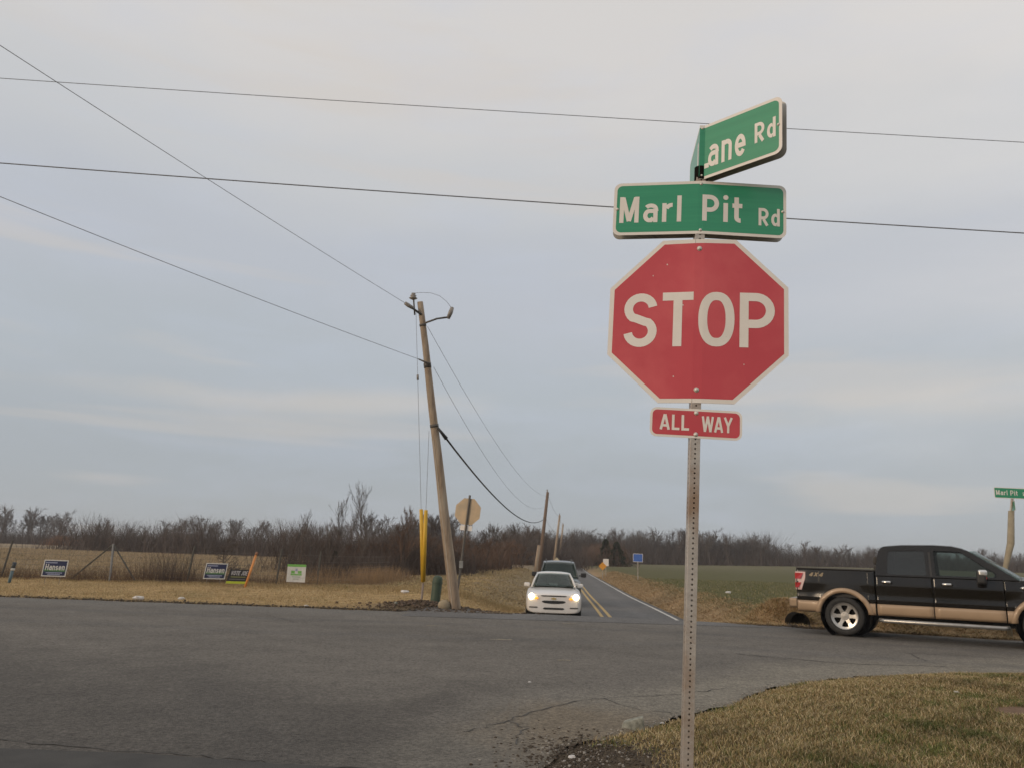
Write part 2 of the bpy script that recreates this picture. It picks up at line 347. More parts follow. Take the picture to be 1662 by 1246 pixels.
for pts, wd in (([(-3.9, 6.32), (-2.6, 6.1), (-1.35, 5.9), (-.4, 5.75)], .022), ([(-.35, 7.1), (.05, 7.6), (.45, 8.3), (1.0, 8.9), (1.9, 9.3), (2.7, 9.9)], .018),
                ([(.1, 6.7), (.2, 7.3), (.05, 7.6)], .016), ([(1.1, 8.95), (1.35, 8.4), (1.7, 8.25)], .014), ([(4.6, 12.9), (3.9, 13.6), (5.4, 12.7), (7.6, 12.75)], .03), ([(-5.9, 19.0), (-4.3, 16.6), (-3.4, 15.9)], .02), ([(7.0, 13.4), (7.3, 14.6), (9.0, 14.2)], .025)):
    tag(line_strip('road_crack', jitter(pts, .09, .022), wd * .8, crack_m, .0165, wd * .35), kind='structure')
tag(line_strip('asphalt_patch', [(-9.5, 6.25 - .55), (-2.6, 5.58), (-1.35, 5.4), (-.6, 5.25)], .95, mat('patch_asphalt', (.044, .042, .040), .9, (.06, .057, .053), 3, bump=.5, bs=150), .016), kind='structure')
for x, y, a in ((-.05, 14.6, .1), (-1.5, 16.9, .07), (1.5, 18.5, .08), (.9, 12.0, .05)):
    tag(line_strip('worn_paint_mark', [(x - a * 2, y), (x, y + .03), (x + a * 2, y + .01)], a * 1.2, mat('worn_paint', (.3, .24, .15), .8, (.16, .15, .13), 25), .0168, .02), kind='structure')

# ------------------------------------------------------------------ stroke lettering
def arc(cx, cy, rx, ry, a0, a1, n=12): return [(cx + rx * math.cos(rad(a0 + (a1 - a0) * i / n)), cy + ry * math.sin(rad(a0 + (a1 - a0) * i / n))) for i in range(n + 1)]
def glyph(ch, t):
    """strokes (centre lines) for a letter of cap height 1 and stroke t, and its width"""
    h = t / 2; x = .72
    if ch == 'S':
        w = .58; ry = (1 - t) / 4; rx = w / 2 - h
        return [arc(w / 2, 1 - h - ry, rx, ry, 8, 230, 18) + [(w * .36, .5 + ry * .16), (w * .64, .5 - ry * .16)] + arc(w / 2, h + ry, rx, ry, 50, -172, 18)], w
    if ch == 'T': w = .53; return [[(0, 1 - h), (w, 1 - h)], [(w / 2, 1 - t), (w / 2, 0)]], w
    if ch == 'O':
        w = .62; rx = w / 2 - h; pts = []
        for i in range(41):
            a = 2 * PI * i / 40; c, s = math.cos(a), math.sin(a); pts.append((w / 2 + rx * math.copysign(abs(c) ** .82, c), .5 + (.5 - h) * math.copysign(abs(s) ** .9, s)))
        return [pts], w
    if ch in 'PR':
        w = .6; r = (1 - .43 - h) / 2; b = [(t, 1 - h), (w - h - r, 1 - h)] + arc(w - h - r, 1 - h - r, r, r, 80, -80, 12) + [(w - h - r, 1 - h - 2 * r), (t, 1 - h - 2 * r)]
        st = [[(h, 0), (h, 1)], b]
        if ch == 'R': st.append([(w * .5, 1 - 2 * h - 2 * r + .01), (w - h * .9, 0)])
        return st, w
    if ch == 'A': w = .64; return [[(h * .9, 0), (w / 2 - h * .15, 1)], [(w - h * .9, 0), (w / 2 + h * .15, 1)], [(w * .27, .27), (w * .73, .27)]], w
    if ch == 'L': w = .48; return [[(h, 0), (h, 1)], [(t, h), (w, h)]], w
    if ch == 'E': w = .5; return [[(h, 0), (h, 1)], [(t, h), (w, h)], [(t, 1 - h), (w, 1 - h)], [(t, .52), (w * .88, .52)]], w
    if ch == 'W': w = .84; return [[(h * .8, 1), (w * .27, 0)], [(w * .27, 0), (w * .5, 1)], [(w * .5, 1), (w * .73, 0)], [(w * .73, 0), (w - h * .8, 1)]], w
    if ch == 'V': w = .62; return [[(h * .8, 1), (w / 2, 0)], [(w / 2, 0), (w - h * .8, 1)]], w
    if ch == 'Y': w = .62; return [[(h * .8, 1), (w / 2, .45)], [(w / 2, .45), (w - h * .8, 1)], [(w / 2, .5), (w / 2, 0)]], w
    if ch == 'M': w = .70; return [[(h, 0), (h, 1)], [(w - h, 0), (w - h, 1)], [(t * .75, .97), (w / 2, .06)], [(w / 2, .06), (w - t * .75, .97)]], w
    if ch == 'H': w = .6; return [[(h, 0), (h, 1)], [(w - h, 0), (w - h, 1)], [(t, .52), (w - t, .52)]], w
    if ch == 'J': w = .48; return [[(w - h, 1), (w - h, .25)] + arc(w / 2, .25, w / 2 - h, .25 - h, 0, -170, 10)], w
    if ch == 'X': w = .56; return [[(h * .8, 1), (w - h * .8, 0)], [(h * .8, 0), (w - h * .8, 1)]], w
    if ch == '4': w = .56; return [[(w * .72, 0), (w * .72, 1)], [(w * .68, .97), (h, .3)], [(h, .27), (w, .27)]], w
    if ch == 'a': w = .52; return [[(w - h, 0), (w - h, x - .22)] + arc(w / 2 + .01, x - .22, w / 2 - h, .22 - h, 0, 150, 9), [(w - t, .43), (w * .5, .43)] + arc(w * .42, .43 - (.43 - h) / 2, w * .42 - h, (.43 - h) / 2, 90, 270, 9) + [(w * .55, h), (w - t, .16)]], w
    if ch == 'r': w = .37; return [[(h, 0), (h, x)], [(t, x - .2)] + arc(w * .95, x - .26, w * .55, .26 - h, 150, 85, 6)], w
    if ch == 'l': w = t; return [[(h, 0), (h, 1)]], w
    if ch == 'i': w = t; return [[(h, 0), (h, x)], arc(h, .93, t * .27, t * .27, 0, 360, 12)], w
    if ch == 't': w = .36; return [[(w * .42, .96), (w * .42, .2)] + arc(w * .42 + .13, .2, .13, .2 - h, 180, 280, 7), [(0, x - h), (w * .42 - h, x - h)], [(w * .42 + h, x - h), (w, x - h)]], w
    if ch in 'd':
        w = .52; return [[(w - h, 0), (w - h, 1)], [(w - t, x - .1)] + arc(w / 2, x / 2, w / 2 - h, x / 2 - h, 65, 295, 16) + [(w - t, .1)]], w
    if ch == 'n': w = .5; return [[(h, 0), (h, x)], [(t, x - .17)] + arc(w / 2 + .01, x - .22, w / 2 - h, .22 - h, 130, 0, 9) + [(w - h, 0)]], w
    if ch == 'e': w = .52; return [[(t * .9, x / 2), (w - h, x / 2)] + arc(w / 2, x / 2, w / 2 - h, x / 2 - h, 15, 325, 20)], w
    if ch == 's':
        w = .45; ry = (x - t) / 4; rx = w / 2 - h
        return [arc(w / 2, x - h - ry, rx, ry, 15, 235, 10) + arc(w / 2, h + ry, rx, ry, 55, -165, 10)], w
    return [], .3
def ribbon(pts, t):
    P = [Vector(p) for p in pts]
    if len(P) > 2:  # drop near-duplicates
        Q = [P[0]]
        for p in P[1:]:
            if (p - Q[-1]).length > 1e-3: Q.append(p)
        P = Q
    closed = (P[0] - P[-1]).length < .02 and len(P) > 6
    V = []; n = len(P)
    for i, p in enumerate(P):
        a = P[i] - P[i - 1] if i else (P[-1] - P[-2] if closed else P[1] - P[0]); b = P[i + 1] - P[i] if i < n - 1 else (P[1] - P[0] if closed else P[-1] - P[-2])
        a.normalize(); b.normalize(); m = Vector((-(a.y + b.y), a.x + b.x)); m.normalize()
        k = max(.5, m.dot(Vector((-a.y, a.x)))); V += [p + m * t / 2 / k, p - m * t / 2 / k]
    return V, [(2 * i, 2 * i + 1, 2 * i + 3, 2 * i + 2) for i in range(n - 1)]
def lettering(text, place, size, x0, y0, m, parent, t=.15, gap=.13, space=.34, wsc=1.0, as_letters=True, name='letter', slant=0, width=None):
    """place(u,v,off)->point; every letter an object of its own unless as_letters is False"""
    tot = 0; its = []
    for ch in text:
        if ch == ' ': tot += space; continue
        st, wd = glyph(ch, t); its.append((ch, st, tot)); tot += wd + gap
    tot -= gap
    if width: wsc = width / (tot * size)
    allmb = MB(); obs = []
    for ch, st, off in its:
        mb = MB() if as_letters else allmb
        for k, sx in enumerate(st):
            tt = t * (.55 if ch == 'i' and k == 1 else 1); V, Fc = ribbon(sx, tt)
            if ch == 'i' and k == 1: V, Fc = [Vector((t / 2, .93))] + [Vector(p) for p in arc(t / 2, .93, t * .58, t * .58, 0, 330, 11)], [(0, i + 1, (i + 1) % 12 + 1) for i in range(12)]
            P = []
            # subdivide long quads so that they follow a bent panel
            VV = []; FF = []
            for f in Fc:
                if len(f) == 4:
                    a, b, c, d = (V[i] for i in f); nseg = max(1, int(((c - b).length * size) / .03)); 
                    for j in range(nseg):
                        na = 5 if size > .1 else 2
                        for h_ in range(na):
                            p0, p1, p2, p3 = a.lerp(d, j / nseg), b.lerp(c, j / nseg), b.lerp(c, (j + 1) / nseg), a.lerp(d, (j + 1) / nseg)
                            q = len(VV); VV += [p0.lerp(p1, h_ / na), p0.lerp(p1, (h_ + 1) / na), p3.lerp(p2, (h_ + 1) / na), p3.lerp(p2, h_ / na)]; FF.append((q, q + 1, q + 2, q + 3))
                else: q = len(VV); VV += [V[i] for i in f]; FF.append((q, q + 1, q + 2))
            P = [place(x0 + ((p.x + slant * p.y) + off) * size * wsc, y0 + p.y * size, .0015 + .0003 * k) for p in VV]
            mb.add(P, FF)
        if as_letters: obs.append(mb.build(name, m, parent))
    if not as_letters: obs.append(allmb.build(name, m, parent))
    return obs, tot * size * wsc
def panel_strip(place, us, vlo, vhi, off, thick, m, name, parent, front=None):
    """a sheet given by its outline vlo(u)..vhi(u), front at off, back at off-thick"""
    mb = MB(); k = 6; V = []; Fc = []
    for u in us:
        a, b = vlo(u), vhi(u)
        for j in range(k + 1): V.append(place(u, a + (b - a) * j / k, off))
    n = k + 1; N_ = len(us)
    Fc += [(i * n + j, (i + 1) * n + j, (i + 1) * n + j + 1, i * n + j + 1) for i in range(N_ - 1) for j in range(k)]
    if thick:
        B = len(V)
        for u in us:
            a, b = vlo(u), vhi(u)
            for j in range(k + 1): V.append(place(u, a + (b - a) * j / k, off - thick))
        Fc += [(B + i * n + j, B + i * n + j + 1, B + (i + 1) * n + j + 1, B + (i + 1) * n + j) for i in range(N_ - 1) for j in range(k)]
        for j in range(N_ - 1): Fc += [(j * n, B + j * n, B + (j + 1) * n, (j + 1) * n), (j * n + k, (j + 1) * n + k, B + (j + 1) * n + k, B + j * n + k)]
        for e, fl in ((0, 0), (N_ - 1, 1)): Fc += [((e * n + j), (e * n + j + 1), (B + e * n + j + 1), (B + e * n + j))[::(-1 if fl else 1)] for j in range(k)]
    return mesh_obj(name, V, Fc, m, parent)
def rr_lim(wd, ht, r, hw=None):
    def f(u):
        e = wd / 2 - abs(u)
        return ht / 2 if e >= r else ht / 2 - r + math.sqrt(max(0, r * r - (r - e) ** 2))
    return f
def cols(wd, r, n=20):
    e = [wd / 2 * math.sin(PI / 2 * 0) ]
    c = sorted(set(list(np.linspace(-wd / 2 + r, wd / 2 - r, n)) + (list(np.linspace(-.04, .04, 17)) if n > 6 else []))); k = [r * (1 - math.cos(PI / 2 * i / 6)) for i in range(6)]
    return [-wd / 2 + q for q in k] + c + [wd / 2 - q for q in k[::-1]]

# ------------------------------------------------------------------ signpost in front
s_white = mat('sheeting_white', (.80, .755, .70), .42, (.75, .70, .64), 6, bump=.05, bs=300)
s_red = mat('sheeting_red', (.56, .062, .078), .42, (.51, .052, .066), 2.2, bump=.05, bs=300, coat=.15, c3=(.60, .09, .10), ns3=3)
s_green = mat('sheeting_green', (.022, .26, .135), .38, (.032, .30, .155), 2, bump=.08, bs=160, coat=.2, stretch=(.3, .3, 14))
alu = mat('aluminium_back', (.50, .48, .44), .5, (.38, .37, .34), 7, metal=.6, bump=.05)
galv = mat('galvanised_steel', (.56, .515, .46), .42, (.44, .40, .36), 22, metal=.45, bump=.12, bs=60, c3=(.34, .24, .17), ns3=5, lo=.3, hi=.7)
bolt_m = mat('bolt_zinc', (.8, .77, .7), .35, (.6, .58, .52), 30, metal=.3)
dk = mat('dark_cavity', (.012, .011, .01), 1.0, spec=.05)
SP = thing('road_sign_post', (.86, 4.0, float(H(.86, 4.0))), 'close red octagonal stop sign and green street name signs on a perforated steel post', 'sign')
def wl(p): return Vector(p) - SP.location
# post frame: leans a little to the right
B0 = Vector((.862, 4.0, -.3)); T0 = Vector((1.045, 4.0, 3.98)); ax = (T0 - B0).normalized(); side = Vector((0, 1, 0)).cross(ax).normalized(); front = Vector((0, -1, 0))
def post_at(z): return B0 + (T0 - B0) * ((z - B0.z) / (T0.z - B0.z))
hs = .0265
def perforated(mb, origin, ex, ez, nn, L0, pitch=.0254, r=.0052):
    """one face of the square tube, drilled every inch"""
    k = int(L0 / pitch)
    for i in range(k):
        c = origin + ez * (i + .5) * pitch
        sq = []; ci = []
        for q in range(8):
            a = rad(45 * q); ci.append(c + (ex * math.cos(a) + ez * math.sin(a)) * r)
            sx, sz = ((1, 0), (1, 1), (0, 1), (-1, 1), (-1, 0), (-1, -1), (0, -1), (1, -1))[q]
            sq.append(c + ex * sx * hs * .93 + ez * sz * pitch / 2)
        mb.add(sq + ci + [p - nn * .0035 for p in ci], [(q, (q + 1) % 8, 8 + (q + 1) % 8, 8 + q) for q in range(8)] + [(8 + q, 8 + (q + 1) % 8, 16 + (q + 1) % 8, 16 + q) for q in range(8)])
mb = MB(); L0 = (T0 - B0).length - .37
for nn, ex in ((front, side), (-front, -side), (side, -front), (-side, front)):
    perforated(mb, wl(B0) + nn * hs, ex, ax, nn, L0)
for a, b in ((1, 1), (1, -1), (-1, 1), (-1, -1)):    # rounded corners
    c = wl(B0) + side * a * hs * .93 + front * b * hs * .93
    P = []
    for e in (Vector((0, 0, 0)), ax * L0):
        for q in range(4):
            an = rad(30 * q); P.append(c + e + (side * a * math.cos(an) + front * b * math.sin(an)) * hs * .07)
    mb.add(P, [(q, q + 1, q + 5, q + 4) for q in range(3)])
mb.build('post', galv, SP)
def bolts(place, spots, parent, r=.0095):
    for u, v in spots:
        m_ = MB(); c = place(u, v, .001); n_ = (place(u, v, .02) - c).normalized(); e1 = (place(u + .01, v, .001) - c).normalized(); e2 = n_.cross(e1)
        V = []; 
        for rr, hh in ((1.5, 0), (1.5, .1), (1.0, .15), (1.0, .45), (.6, .75), (.05, .8)):
            V += [c + (e1 * math.cos(2 * PI * k / 10) + e2 * math.sin(2 * PI * k / 10)) * rr * r + n_ * hh * r for k in range(10)]
        m_.add(V, [(i * 10 + k, i * 10 + (k + 1) % 10, (i + 1) * 10 + (k + 1) % 10, (i + 1) * 10 + k) for i in range(5) for k in range(10)])
        m_.build('bolt', bolt_m, parent, True)
def bent(cz, ang_r, ang_l, standoff, yaw=0, round_=.03, roll=0, tilt=0):
    """panel fixed to the post at height cz and creased about it; ang_r/ang_l: how far each wing is turned back"""
    o = wl(post_at(cz)); U0 = side; W0 = ax
    def P(u, v, off=0):
        a = ang_r if u > 0 else ang_l; s = 1 if u > 0 else -1
        uu = abs(u); k = min(1, uu / round_); ea = a * k
        d = uu if uu > round_ else uu
        x = s * (math.cos(a) * max(0, uu - round_ / 2) + min(uu, round_ / 2)); y = -math.sin(a) * max(0, uu - round_ / 2)
        nr = Vector((s * math.sin(ea), math.cos(ea)))
        x += nr.x * (off); y += nr.y * off
        ux = x * math.cos(yaw) + y * math.sin(yaw); uy = -x * math.sin(yaw) + y * math.cos(yaw)
        # slight rotation in the panel plane
        vv = v + ux * math.sin(roll)
        return o + side * ux + front * (uy + standoff + vv * tilt) + ax * vv
    return P
# octagon
OW = .955
def oct_lim(wd):
    a = wd * .4142 / 2
    return lambda u: min(wd / 2, a + (wd / 2 - abs(u)))
P1_ = bent(2.775, rad(6), rad(5), .03, rad(-9), round_=.05, roll=rad(1.6)); P1 = lambda u, v, off=0: P1_(u * 1.005 - .002, v * .965, off)
def ocols(wd): a = wd * .4142 / 2; return sorted(set([round(x, 5) for x in list(np.linspace(-wd / 2, -a, 6)) + list(np.linspace(-a, -.06, 6)) + list(np.linspace(-.06, .06, 25)) + list(np.linspace(.06, a, 6)) + list(np.linspace(a, wd / 2, 6))]))
f = oct_lim(OW); stop = panel_strip(P1, ocols(OW), lambda u: -f(u), f, 0, .003, s_white, 'stop_panel', SP)
f2 = oct_lim(OW - .048); panel_strip(P1, ocols(OW - .048), lambda u: -f2(u), f2, .0006, 0, s_red, 'red_field', stop)
panel_strip(P1, ocols(OW), lambda u: -f(u), f, -.0042, .0008, alu, 'panel_back', stop)
lettering('STOP', P1, .318, -.395, -.158, s_white, stop, t=.152, gap=.088, width=.80)
bolts(P1, [(0, .42), (0, -.405)], stop)
for u, v in ((-.17, .33), (-.245, .265), (-.08, .083), (-.30, .02), (.15, -.10), (-.12, -.33), (.245, -.255)):   # small dents where the paint has gone
    c = P1(u, v, .0009); MB().blob(c, (.0035, .0012, .0045), int(abs(u) * 999), n=6, amp=.3, m=3).build('chip', bolt_m, stop)
# all way plaque
P2 = bent(2.205, rad(1), rad(1), .03, rad(-5), roll=rad(.2)); W2, H2 = .475, .155
f3 = rr_lim(W2, H2, .035); pl = panel_strip(P2, cols(W2, .035), lambda u: -f3(u), f3, 0, .003, s_white, 'all_way_plaque', SP)
f4 = rr_lim(W2 - .024, H2 - .024, .026); panel_strip(P2, cols(W2 - .024, .026), lambda u: -f4(u), f4, .0006, 0, s_red, 'red_field', pl)
lettering('ALL', P2, .082, -.187, -.04, s_white, pl, t=.16, gap=.12, width=.152)
lettering('WAY', P2, .082, .030, -.041, s_white, pl, t=.16, gap=.04, width=.158)
bolts(P2, [(0, .055), (0, -.058)], pl, .008)
# street name blades: front and back sheets
def blade(cz, ar, al, yaw, words, wd, ht, gap_, back_green=True, tilt=0, shift=0, roll=0, name='street_name_blade'):
    for k in (0, 1):
        P0 = bent(cz, ar, al, .03, yaw, roll=roll, tilt=tilt)
        Pp = (lambda u, v, off=0, P0=P0, k=k: P0(u + shift, v, off - .054 * k))
        fa = rr_lim(wd, ht, .04); e = 0 if k == 0 else -.003
        cs = [c for c in cols(wd, .04, 26)]
        b_ = panel_strip(Pp, cs, lambda u: -fa(u), fa, 0 if k == 0 else .0, .003, s_white if k == 0 else alu, name, SP)
        fb = rr_lim(wd - .034, ht - .034, .03)
        if k == 0:
            panel_strip(Pp, cols(wd - .034, .03, 26), lambda u: -fb(u), fb, .0006, 0, s_green, 'green_field', b_)
            for txt, size, x0, y0, wdt, t in words: lettering(txt, Pp, size, x0, y0, s_white, b_, t=t, width=wdt, gap=.16 if len(txt) > 1 else .1)
            bolts(Pp, [(0 - shift, ht / 2 - .018), (0 - shift, -ht / 2 + .022), (wd / 2 - .02, 0), (-wd / 2 + .02, 0)], b_, .006)
        else:
            panel_strip(Pp, cs, lambda u: -fa(u), fa, -.0038, .0004, s_white, 'white_rim', b_)
            panel_strip(Pp, cols(wd - .034, .03, 26), lambda u: -fb(u), fb, -.0046, .0002, s_green, 'green_field', b_)
    MB().box(wl(post_at(cz)) + side * (wd / 2 - .02) * 0, (.02, .05, .02)).build('spacer', galv, SP)
blade(3.427, rad(6), rad(5.5), rad(-4), [('Marl', .158, -.448, -.085, .342, .155), ('Pit', .158, .008, -.082, .225, .165), ('Rd', .105, .325, -.090, .12, .17)], .965, .318, .06, roll=rad(1.7))
blade(3.765, rad(-43), rad(96), 0, [('L', .185, -.085, -.105, .128, .16), ('ane', .185, .038, -.105, .225, .155), ('Rd', .118, .315, -.062, .118, .17)], .935, .335, .06, roll=rad(3.6))
MB().tube([wl(post_at(3.60)), wl(post_at(3.68))], .034, 12).build('post_coupling', dk, SP)

# ------------------------------------------------------------------ roadside poles and signs
wood = mat('weathered_wood', (.36, .27, .19), .85, (.22, .165, .12), 9, bump=.8, bs=30, stretch=(3, 3, .25), c3=(.40, .33, .25), ns3=2)
wood2 = mat('brown_wood', (.20, .14, .10), .85, (.13, .09, .065), 9, bump=.5, stretch=(3, 3, .3))
wire_m = mat('wire', (.16, .16, .17), .6); wire_g = mat('bare_wire', (.24, .24, .25), .6); cable_m = mat('black_cable', (.03, .03, .032), .6)
iron = mat('iron_bracket', (.12, .11, .10), .6, metal=.4); porc = mat('porcelain', (.30, .27, .24), .25, (.2, .18, .16))
def catenary(a, b, sag, n=24):
    a = Vector(a); b = Vector(b); return [a.lerp(b, i / n) - Vector((0, 0, sag * 4 * (i / n) * (1 - i / n))) for i in range(n + 1)]
UP = thing('utility_pole', (-1.22, 21.5, 0), 'leaning weathered wooden utility pole at the corner beside the yellow guy guards', 'pole')
ub = Vector((-1.27, 21.5, -.3)); ut = Vector((-2.61, 20.3, 8.25))
def upt(z): return ub + (ut - ub) * ((z - ub.z) / (ut.z - ub.z))
def wu(p): return Vector(p) - UP.location
zz = np.linspace(-.3, 8.25, 16); MB().tube([wu(upt(z) + Vector((.006 * math.sin(z * 2), 0, 0))) for z in zz], [.15 - .0085 * z for z in zz], 14).build('pole_shaft', wood, UP, True)
t_ = upt(8.0)
for nm, mb, m in (('crossarm', MB().tube([wu(t_ + Vector((.02, -.05, -.12))), wu(t_ + Vector((-.42, -.3, .12)))], [.035, .03], 8), iron),
                  ('strain_insulator', MB().tube([wu(t_ + Vector((-.42, -.3, .12))), wu(t_ + Vector((-.33, -.25, .07))), wu(t_ + Vector((-.22, -.2, .02)))], [.05, .06, .05], 8), porc),
                  ('insulator_pin', MB().tube([wu(t_ + Vector((-.16, -.1, -.15))), wu(t_ + Vector((-.22, -.1, .32)))], .022, 6), iron),
                  ('insulator', MB().lathe([(.02, -.02), (.07, 0), (.12, .03), (.06, .06), (.09, .1), (.05, .14), (.06, .17), (0, .19)], 12, Matrix.Translation(wu(t_ + Vector((-.23, -.1, .3))))), porc),
                  ('bracket_arm', MB().tube([wu(t_ + Vector((.12, -.1, -.38))), wu(t_ + Vector((.45, -.1, -.24))), wu(t_ + Vector((.78, -.1, -.18)))], .026, 6), iron),
                  ('fuse_cutout', MB().tube([wu(t_ + Vector((.76, -.1, -.22))), wu(t_ + Vector((.82, -.1, -.05))), wu(t_ + Vector((.86, -.1, .10)))], [.05, .065, .05], 8), porc),
                  ('jumper_wire', MB().tube([wu(t_ + Vector(p)) for p in ((-.22, -.1, .48), (.0, -.1, .50), (.25, -.1, .50), (.5, -.1, .42), (.7, -.1, .26), (.84, -.1, .08))], .0055, 5), wire_m),
                  ('band', MB().tube([wu(upt(6.45)), wu(upt(6.58))], .105, 12), iron), ('band', MB().tube([wu(upt(4.85)), wu(upt(4.93))], .12, 12), iron),
                  ('band', MB().tube([wu(upt(7.58)), wu(upt(7.64))], .096, 12), iron),
                  ('clamp', MB().tube([wu(upt(6.62) + Vector((-.22, -.12, .03))), wu(upt(6.5) + Vector((.1, -.2, 0)))], [.02, .035], 6), iron),
                  ('cable_clamp', MB().tube([wu(upt(4.85) + Vector((.1, -.1, -.02))), wu(upt(4.6) + Vector((.3, .0, -.05)))], [.03, .055], 6), cable_m)):
    mb.build(nm, m, UP, True)
ground_rod = MB().tube([wu(upt(z) + Vector((-.06, -.135 + .008 * z, 0))) for z in np.linspace(0, 4.5, 8)], .014, 5).build('ground_wire', mat('tan_conduit', (.5, .42, .33), .7), UP)
# guy wires with guards: one anchor
GA = thing('guy_wire_anchor', (-2.5, 21.9, float(H(-2.5, 21.9))), 'pair of yellow guy wire guards meeting in a narrow V left of the leaning pole', 'guy wires')
ga = Vector((-2.28, 22.0, .68)); gb = Vector((-2.32, 22.0, .0)); wg = lambda p: Vector(p) - GA.location
yg = mat('yellow_plastic', (.70, .44, .035), .5, (.62, .37, .03), 5)
g1 = upt(8.0) + Vector((-.14, -.05, 0)); g2 = upt(4.75) + Vector((-.16, 0, 0))
MB().tube([wg(gb + Vector((0, 0, -.2))), wg(ga)], .03, 8).build('anchor_rod', mat('rusty_rod', (.27, .22, .19), .7, (.2, .15, .12)), GA, True)
for gt in (g1, g2):
    d = (gt - ga).normalized(); s0 = ga + d * .05; s1 = ga + d * 2.05
    MB().tube([wg(s0), wg(s1)], [.062, .05], 12).build('guard', yg, GA, True)
    MB().tube([wg(s1 - d * .05), wg(gt)], .0055, 5).build('guy_wire', wire_g, GA)
MB().tube([wg(g1 + (ga - g1) * .235), wg(g1 + (ga - g1) * .255)], .03, 8).build('strain_insulator', porc, GA, True)
# overhead lines
def line(name, pts, r, m, label, cat='wire', group=None):
    p0 = Vector(pts[0]); o = MB().tube([Vector(p) - p0 for p in pts], r, 6).build(name, m, None, True, p0); tag(o, label, cat, group); return o
def ext(a, b, k): a = Vector(a); b = Vector(b); return a + (b - a) * k
line('overhead_wire', catenary(ext((-10.6, 14, 10.90), (10.15, 14, 10.20), -1.0), ext((-10.6, 14, 10.90), (10.15, 14, 10.20), 2.0), .30, 50), .0065, wire_m, 'topmost thin overhead wire crossing above the green signs')
line('overhead_wire', catenary(ext((-10.3, 14, 9.13), (9.92, 14, 8.34), -1.0), ext((-10.3, 14, 9.13), (9.92, 14, 8.34), 2.0), .42, 50), .011, wire_m, 'thicker overhead wire passing behind the Marl Pit sign')
A0 = t_ + Vector((-.42, -.3, .12)); A1 = Vector((-7.5, 9.77, 8.64))
line('overhead_wire', catenary(ext(A0, A1, 0), ext(A0, A1, 2.6), .25, 40), .0055, wire_g, 'wire climbing from the leaning pole top to the upper left corner')
B0_ = upt(6.62) + Vector((-.22, -.12, .03)); B1 = Vector((-8.36, 11.53, 7.12))
line('overhead_wire', catenary(ext(B0_, B1, 0), ext(B0_, B1, 2.4), .24, 40), .006, wire_g, 'wire from the middle of the leaning pole to the left edge')
line('communication_cable', catenary(upt(4.6) + Vector((.3, 0, -.05)), (3.62, 76, 5.15), 1.15, 40), .028, cable_m, 'thick black sagging cable between the leaning pole and the next pole', 'cable')
line('overhead_wire', catenary(upt(7.6) + Vector((.12, .1, 0)), (3.62, 76, 7.3), 1.0, 40), .0065, wire_g, 'faint upper wire sagging from the leaning pole to the next pole')
line('overhead_wire', catenary(upt(6.5) + Vector((.16, .1, 0)), (3.5, 76, 6.3), 1.5, 40), .0065, wire_g, 'faint lower wire sagging from the leaning pole to the next pole')
def far_pole(base, top, r, label, g='utility poles receding along the road', m=None):
    b = Vector(base); b.z = float(H(b.x, b.y)) - .2; t = Vector(top); T = thing('utility_pole', b, label, 'pole', g)
    MB().tube([Vector((0, 0, 0)), (t - b) * .5, t - b], [r * 1.15, r, r * .8], 10).build('pole_shaft', m or wood2, T, True)
    MB().tube([t - b + Vector((-.05, 0, -.3)), t - b + Vector((-.05, 0, .25))], [.05, .07], 8).build('insulator', porc, T, True)
    return T
far_pole((3.1, 76, 0), (3.85, 76, 7.7), .17, 'first brown utility pole beyond the grass, where the thick cable ends')
far_pole((6.75, 114, 0), (7.6, 114, 7.5), .17, 'second utility pole, right behind the dark suv roof', m=wood)
far_pole((9.6, 146, 0), (10.4, 146, 7.55), .17, 'third utility pole beyond the dark suv', m=wood)
far_pole((10.3, 178, 0), (11.6, 178, 7.9), .17, 'thinnest and farthest utility pole behind the dark suv', m=wood)
for a, b in (((3.85, 76, 7.5), (7.6, 114, 7.3)), ((7.6, 114, 7.3), (10.4, 146, 7.35)), ((3.7, 76, 5.2), (7.4, 114, 5.0))):
    line('overhead_wire', catenary(a, b, .5, 10), .012, wire_g, 'far thin wire strung between the receding utility poles', 'wire', 'wires between the receding poles')
stb = thing('wooden_stub_post', (2.75, 74, float(H(2.75, 74))), 'short tan wooden stub post leaning on the first far pole', 'post')
MB().tube([(0, 0, -.2), (.1, 0, 1.5), (.3, 0, 3.0)], [.19, .17, .16], 10).build('post_shaft', wood, stb, True)
# stop sign seen from behind
SB = thing('road_sign_post', (-1.36, 22.6, float(H(-1.36, 22.6))), 'far stop sign seen from its bare metal back, right of the leaning utility pole', 'sign')
wb = lambda p: Vector(p) - SB.location
sbb = Vector((-1.42, 22.6, -.3)); sbt = Vector((-1.12, 22.6, 3.18)); sax = (sbt - sbb).normalized(); sside = Vector((0, 1, 0)).cross(sax).normalized()
MB().tube([wb(sbb), wb(sbt)], .032, 4).build('post', mat('dull_post', (.16, .145, .125), .7, (.11, .10, .09), 10, metal=.2), SB)
yw = rad(-14)
def Pb(u, v, off=0): q = wb(sbb + sax * (3.02 + v)); return q + (sside * math.cos(yw) + Vector((0, math.sin(yw), 0))) * u + Vector((math.sin(yw) * .3, 1, 0)) * (.04 + off)
fo = oct_lim(.76); bp = panel_strip(Pb, ocols(.76), lambda u: -fo(u), fo, 0, .003, mat('sign_back_metal', (.50, .38, .25), .42, (.38, .31, .22), 3, metal=.3, bump=.03), 'stop_panel', SB)
panel_strip(Pb, ocols(.76), lambda u: -fo(u), fo, .003, .002, s_red, 'red_face', bp)
fp = rr_lim(.36, .14, .02); panel_strip(lambda u, v, off=0: Pb(u + .01, v - .47, off), cols(.36, .02, 4), lambda u: -fp(u), fp, 0, .003, s_white, 'plaque', SB)
